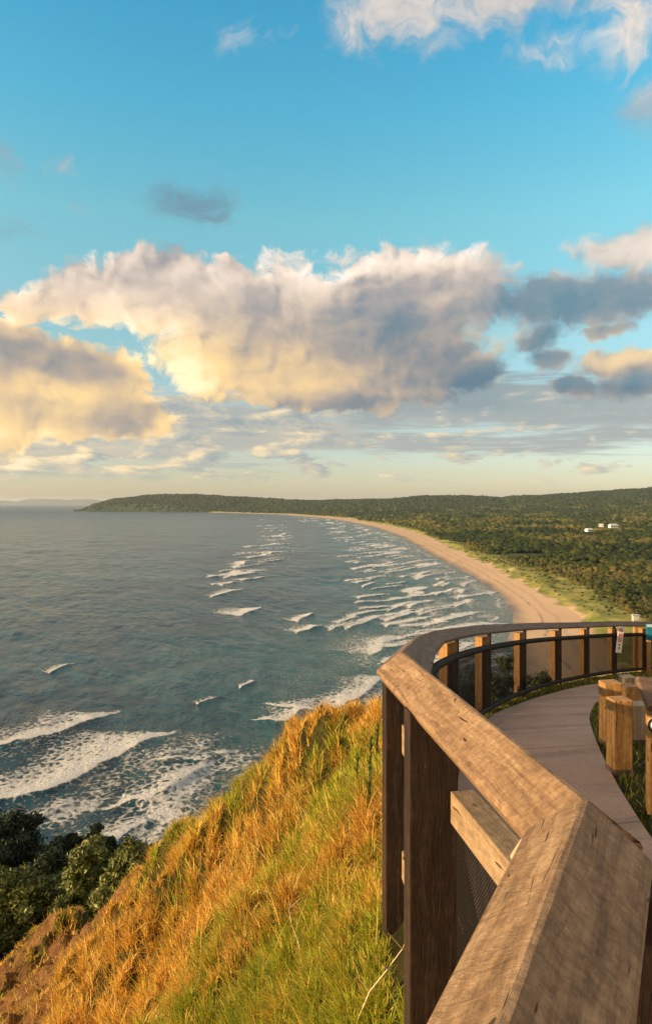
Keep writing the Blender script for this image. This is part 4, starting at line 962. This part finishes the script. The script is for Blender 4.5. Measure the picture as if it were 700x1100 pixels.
def tree(u, v, wpx, hpx, d, lab, tints, seed, nl=15000):
    """crown centre at (u, v), width and height in photo pixels, distance d"""
    g = np.random.default_rng(seed); c_ = P3(u, v, d); w_ = wpx * 1.25 / F * d / 2; h_ = hpx * 1.2 / F * d / 2
    gz_ = float(hill(np.array([c_.x]), np.array([c_.y]), False)[0]); gz_ = min(gz_, c_.z - h_ * .8)
    e = empty('coastal_tree', (c_.x, c_.y, gz_)); tag(e, lab, 'tree', 'trees below the hillside')
    cz = c_.z - gz_; cs, rs = [], []
    for i in range(44):
        dv = g.normal(size=3); dv /= np.linalg.norm(dv); dv *= g.uniform(.2, .9)
        cs.append((dv[0] * w_, dv[1] * w_, cz + dv[2] * h_)); rs.append(min(w_, h_) * g.uniform(.16, .38))
    V, F_, C_ = leaf_cloud(g, cs, rs, nl, .0030 * d + .02, tints)
    mesh_obj('crown', V, F_, m_leaf, e, attrs={'tint': ('FLOAT_COLOR', C_)})
    bm = bmesh.new(); tr_ = w_ * .09 + .05
    tube(bm, (0, 0, -.3), (w_ * .06, 0, cz - h_ * .35), tr_, tr_ * .6)
    for i in range(12): tube(bm, (w_ * .06 * .8, 0, cz - h_ * .5 + g.uniform(-.2, .4) * h_ * .5), cs[i], tr_ * .42, tr_ * .1, 5)
    bm_obj('trunk', bm, m_bark, e)
dk = [(.020, .035, .012), (.032, .050, .016), (.014, .025, .010)]; lt = [(.10, .12, .026), (.16, .18, .038), (.055, .08, .018), (.24, .23, .06)]  # sunlight put into the leaf colour: lighter tints for sunlit trees, darker for shaded
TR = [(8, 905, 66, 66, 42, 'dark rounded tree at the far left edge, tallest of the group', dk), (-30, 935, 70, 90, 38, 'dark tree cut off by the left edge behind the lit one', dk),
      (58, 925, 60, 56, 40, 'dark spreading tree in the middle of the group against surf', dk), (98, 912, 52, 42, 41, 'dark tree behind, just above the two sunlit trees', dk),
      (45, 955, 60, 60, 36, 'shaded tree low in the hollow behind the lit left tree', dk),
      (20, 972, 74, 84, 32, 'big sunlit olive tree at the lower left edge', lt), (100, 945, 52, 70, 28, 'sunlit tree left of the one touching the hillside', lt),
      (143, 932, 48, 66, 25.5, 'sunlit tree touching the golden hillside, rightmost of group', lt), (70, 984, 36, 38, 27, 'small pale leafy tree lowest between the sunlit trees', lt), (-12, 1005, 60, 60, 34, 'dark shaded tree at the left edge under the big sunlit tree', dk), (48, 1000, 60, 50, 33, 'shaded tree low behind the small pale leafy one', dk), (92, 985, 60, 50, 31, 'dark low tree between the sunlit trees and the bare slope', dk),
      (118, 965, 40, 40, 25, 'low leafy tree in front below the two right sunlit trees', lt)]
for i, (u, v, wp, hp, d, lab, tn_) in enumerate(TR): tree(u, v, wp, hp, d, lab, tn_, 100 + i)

def shrub(x, y, zb, w_, h_, lab, tints, seed, nl=1500, size=.03):
    g = np.random.default_rng(seed); e = empty('leafy_shrub', (x, y, zb)); tag(e, lab, 'shrub', 'shrubs along the curved fence')
    cs, rs = [], []
    for i in range(12): cs.append((g.uniform(-.5, .5) * w_, g.uniform(-.3, .3) * w_, g.uniform(.2, .85) * h_)); rs.append(min(w_, h_) * g.uniform(.15, .3))
    V, F_, C_ = leaf_cloud(g, cs, rs, nl, size, tints)
    mesh_obj('foliage', V, F_, m_leaf, e, attrs={'tint': ('FLOAT_COLOR', C_)})
    bm = bmesh.new()
    for i in range(8): tube(bm, (cs[i][0] * .2, cs[i][1] * .2, -.2), cs[i], .010, .004, 5)
    bm_obj('stem', bm, m_bark, e)
for i, (u, vt, vb, wp, d, lab) in enumerate(((503, 712, 765, 34, 9.0, 'golden leafed shrub behind the dark mesh at left'), (533, 722, 760, 30, 9.8, 'low dark shrub behind the third fence bay'),
        (548, 700, 752, 22, 10.6, 'upright green shrub rising beside a fence post'), (572, 722, 755, 30, 11.2, 'small green shrub at the foot of the fence'), (470, 722, 790, 30, 7.4, 'dark shrub behind the densest mesh near the handrail'))):
    zb = (540 - vb) / F * d; h_ = (vb - vt) / F * d
    shrub((u - 350) / F * d, d, zb, wp / F * d, h_, lab, lt + [(.05, .10, .02), (.16, .13, .03)], 300 + i)

# tall weed and dry stalks in the foreground grass
m_stalk, t, b, out = material('dry_stalk'); sset(t, b, col=(.62, .45, .25), rough=.7)
def weed(u, v, d, h_, lab, seed):
    g = np.random.default_rng(seed); q = P3(u, v, d); zb = float(hill(np.array([q.x]), np.array([d]))[0]); e = empty('tall_weed', (q.x, d, zb)); tag(e, lab, 'weed', 'green weeds in the hillside grass')
    bm = bmesh.new(); tube(bm, (0, 0, -.05), (.02, 0, h_), .006, .002, 5); bm_obj('stem', bm, m_bark, e)
    n_ = 90; tt_ = g.uniform(.15, 1, n_); a = g.uniform(0, 6.28, n_)
    V, F_, C_ = blades(np.zeros(n_) + .02 * tt_, np.zeros(n_), tt_ * h_, g.uniform(.05, .10, n_) * (1.2 - tt_ * .6), np.full(n_, .013), g.uniform(.5, 1.0, n_), a, a, np.array([(.09, .16, .03)] * n_) * g.uniform(.7, 1.4, n_)[:, None], 3)
    mesh_obj('leaves', V, F_, m_grass, e, attrs={'tint': ('FLOAT_COLOR', C_)})
weed(396, 880, 5.6, .62, 'tall green leafy weed standing in the grass by the corner post', 1)
weed(382, 845, 6.4, .45, 'shorter green weed just left of the tall one', 2)
weed(404, 800, 7.0, .42, 'dark green weed near the hill crest beside the post', 3)
def stalk(u, v, d, pts, lab, seed):
    g = np.random.default_rng(seed); q = P3(u, v, d); zb = float(hill(np.array([q.x]), np.array([d]))[0])
    bm = bmesh.new(); pr_ = Vector((0, 0, 0))
    for i, p_ in enumerate(pts): tube(bm, pr_, p_, .0050 - .0008 * i, .0044 - .0008 * i, 5); pr_ = Vector(p_)
    for i in range(4):
        a = Vector(pts[min(i, len(pts) - 1)]); tube(bm, a, a + Vector((g.uniform(-.08, .08), g.uniform(-.05, .05), g.uniform(.03, .10))), .0025, .001, 4)
    o = bm_obj('dry_stalk', bm, m_stalk); o.location = (q.x, d, zb + .05); tag(o, lab, 'dry stalk', 'dry stalks in the foreground grass')
stalk(385, 1045, 3.2, [(.05, 0, .12), (.13, 0, .22), (.20, .02, .30)], 'pale forked dry stalk leaning right toward the near post', 11)
stalk(345, 1075, 3.2, [(.08, 0, .08), (.17, 0, .12), (.24, .02, .12)], 'pale dry stalk lying low near the bottom edge', 12)
stalk(325, 1000, 4.6, [(-.03, 0, .14), (-.07, 0, .24), (-.09, .02, .33)], 'thin dry stalk leaning left in the middle of the grass', 13)

# ------------------------------------------------------------------ haze
bm = bmesh.new(); bmesh.ops.create_cube(bm, size=1.0)
hz = bm_obj('haze', bm, None); zt, zb = 175., -82.
hz.scale = (160000, 160000, zt - zb); hz.location = (0, 50000, (zt + zb) / 2); tag(hz, kind='stuff')
mh = bpy.data.materials.new('haze_air'); mh.use_nodes = True; nt = mh.node_tree; nt.nodes.clear()
pv = nt.nodes.new('ShaderNodeVolumePrincipled'); oo = nt.nodes.new('ShaderNodeOutputMaterial'); nt.links.new(pv.outputs[0], oo.inputs['Volume'])
pv.inputs['Color'].default_value = (.86, .92, 1.0, 1); pv.inputs['Density'].default_value = 2.6e-5; pv.inputs['Anisotropy'].default_value = .2
hz.data.materials.append(mh)
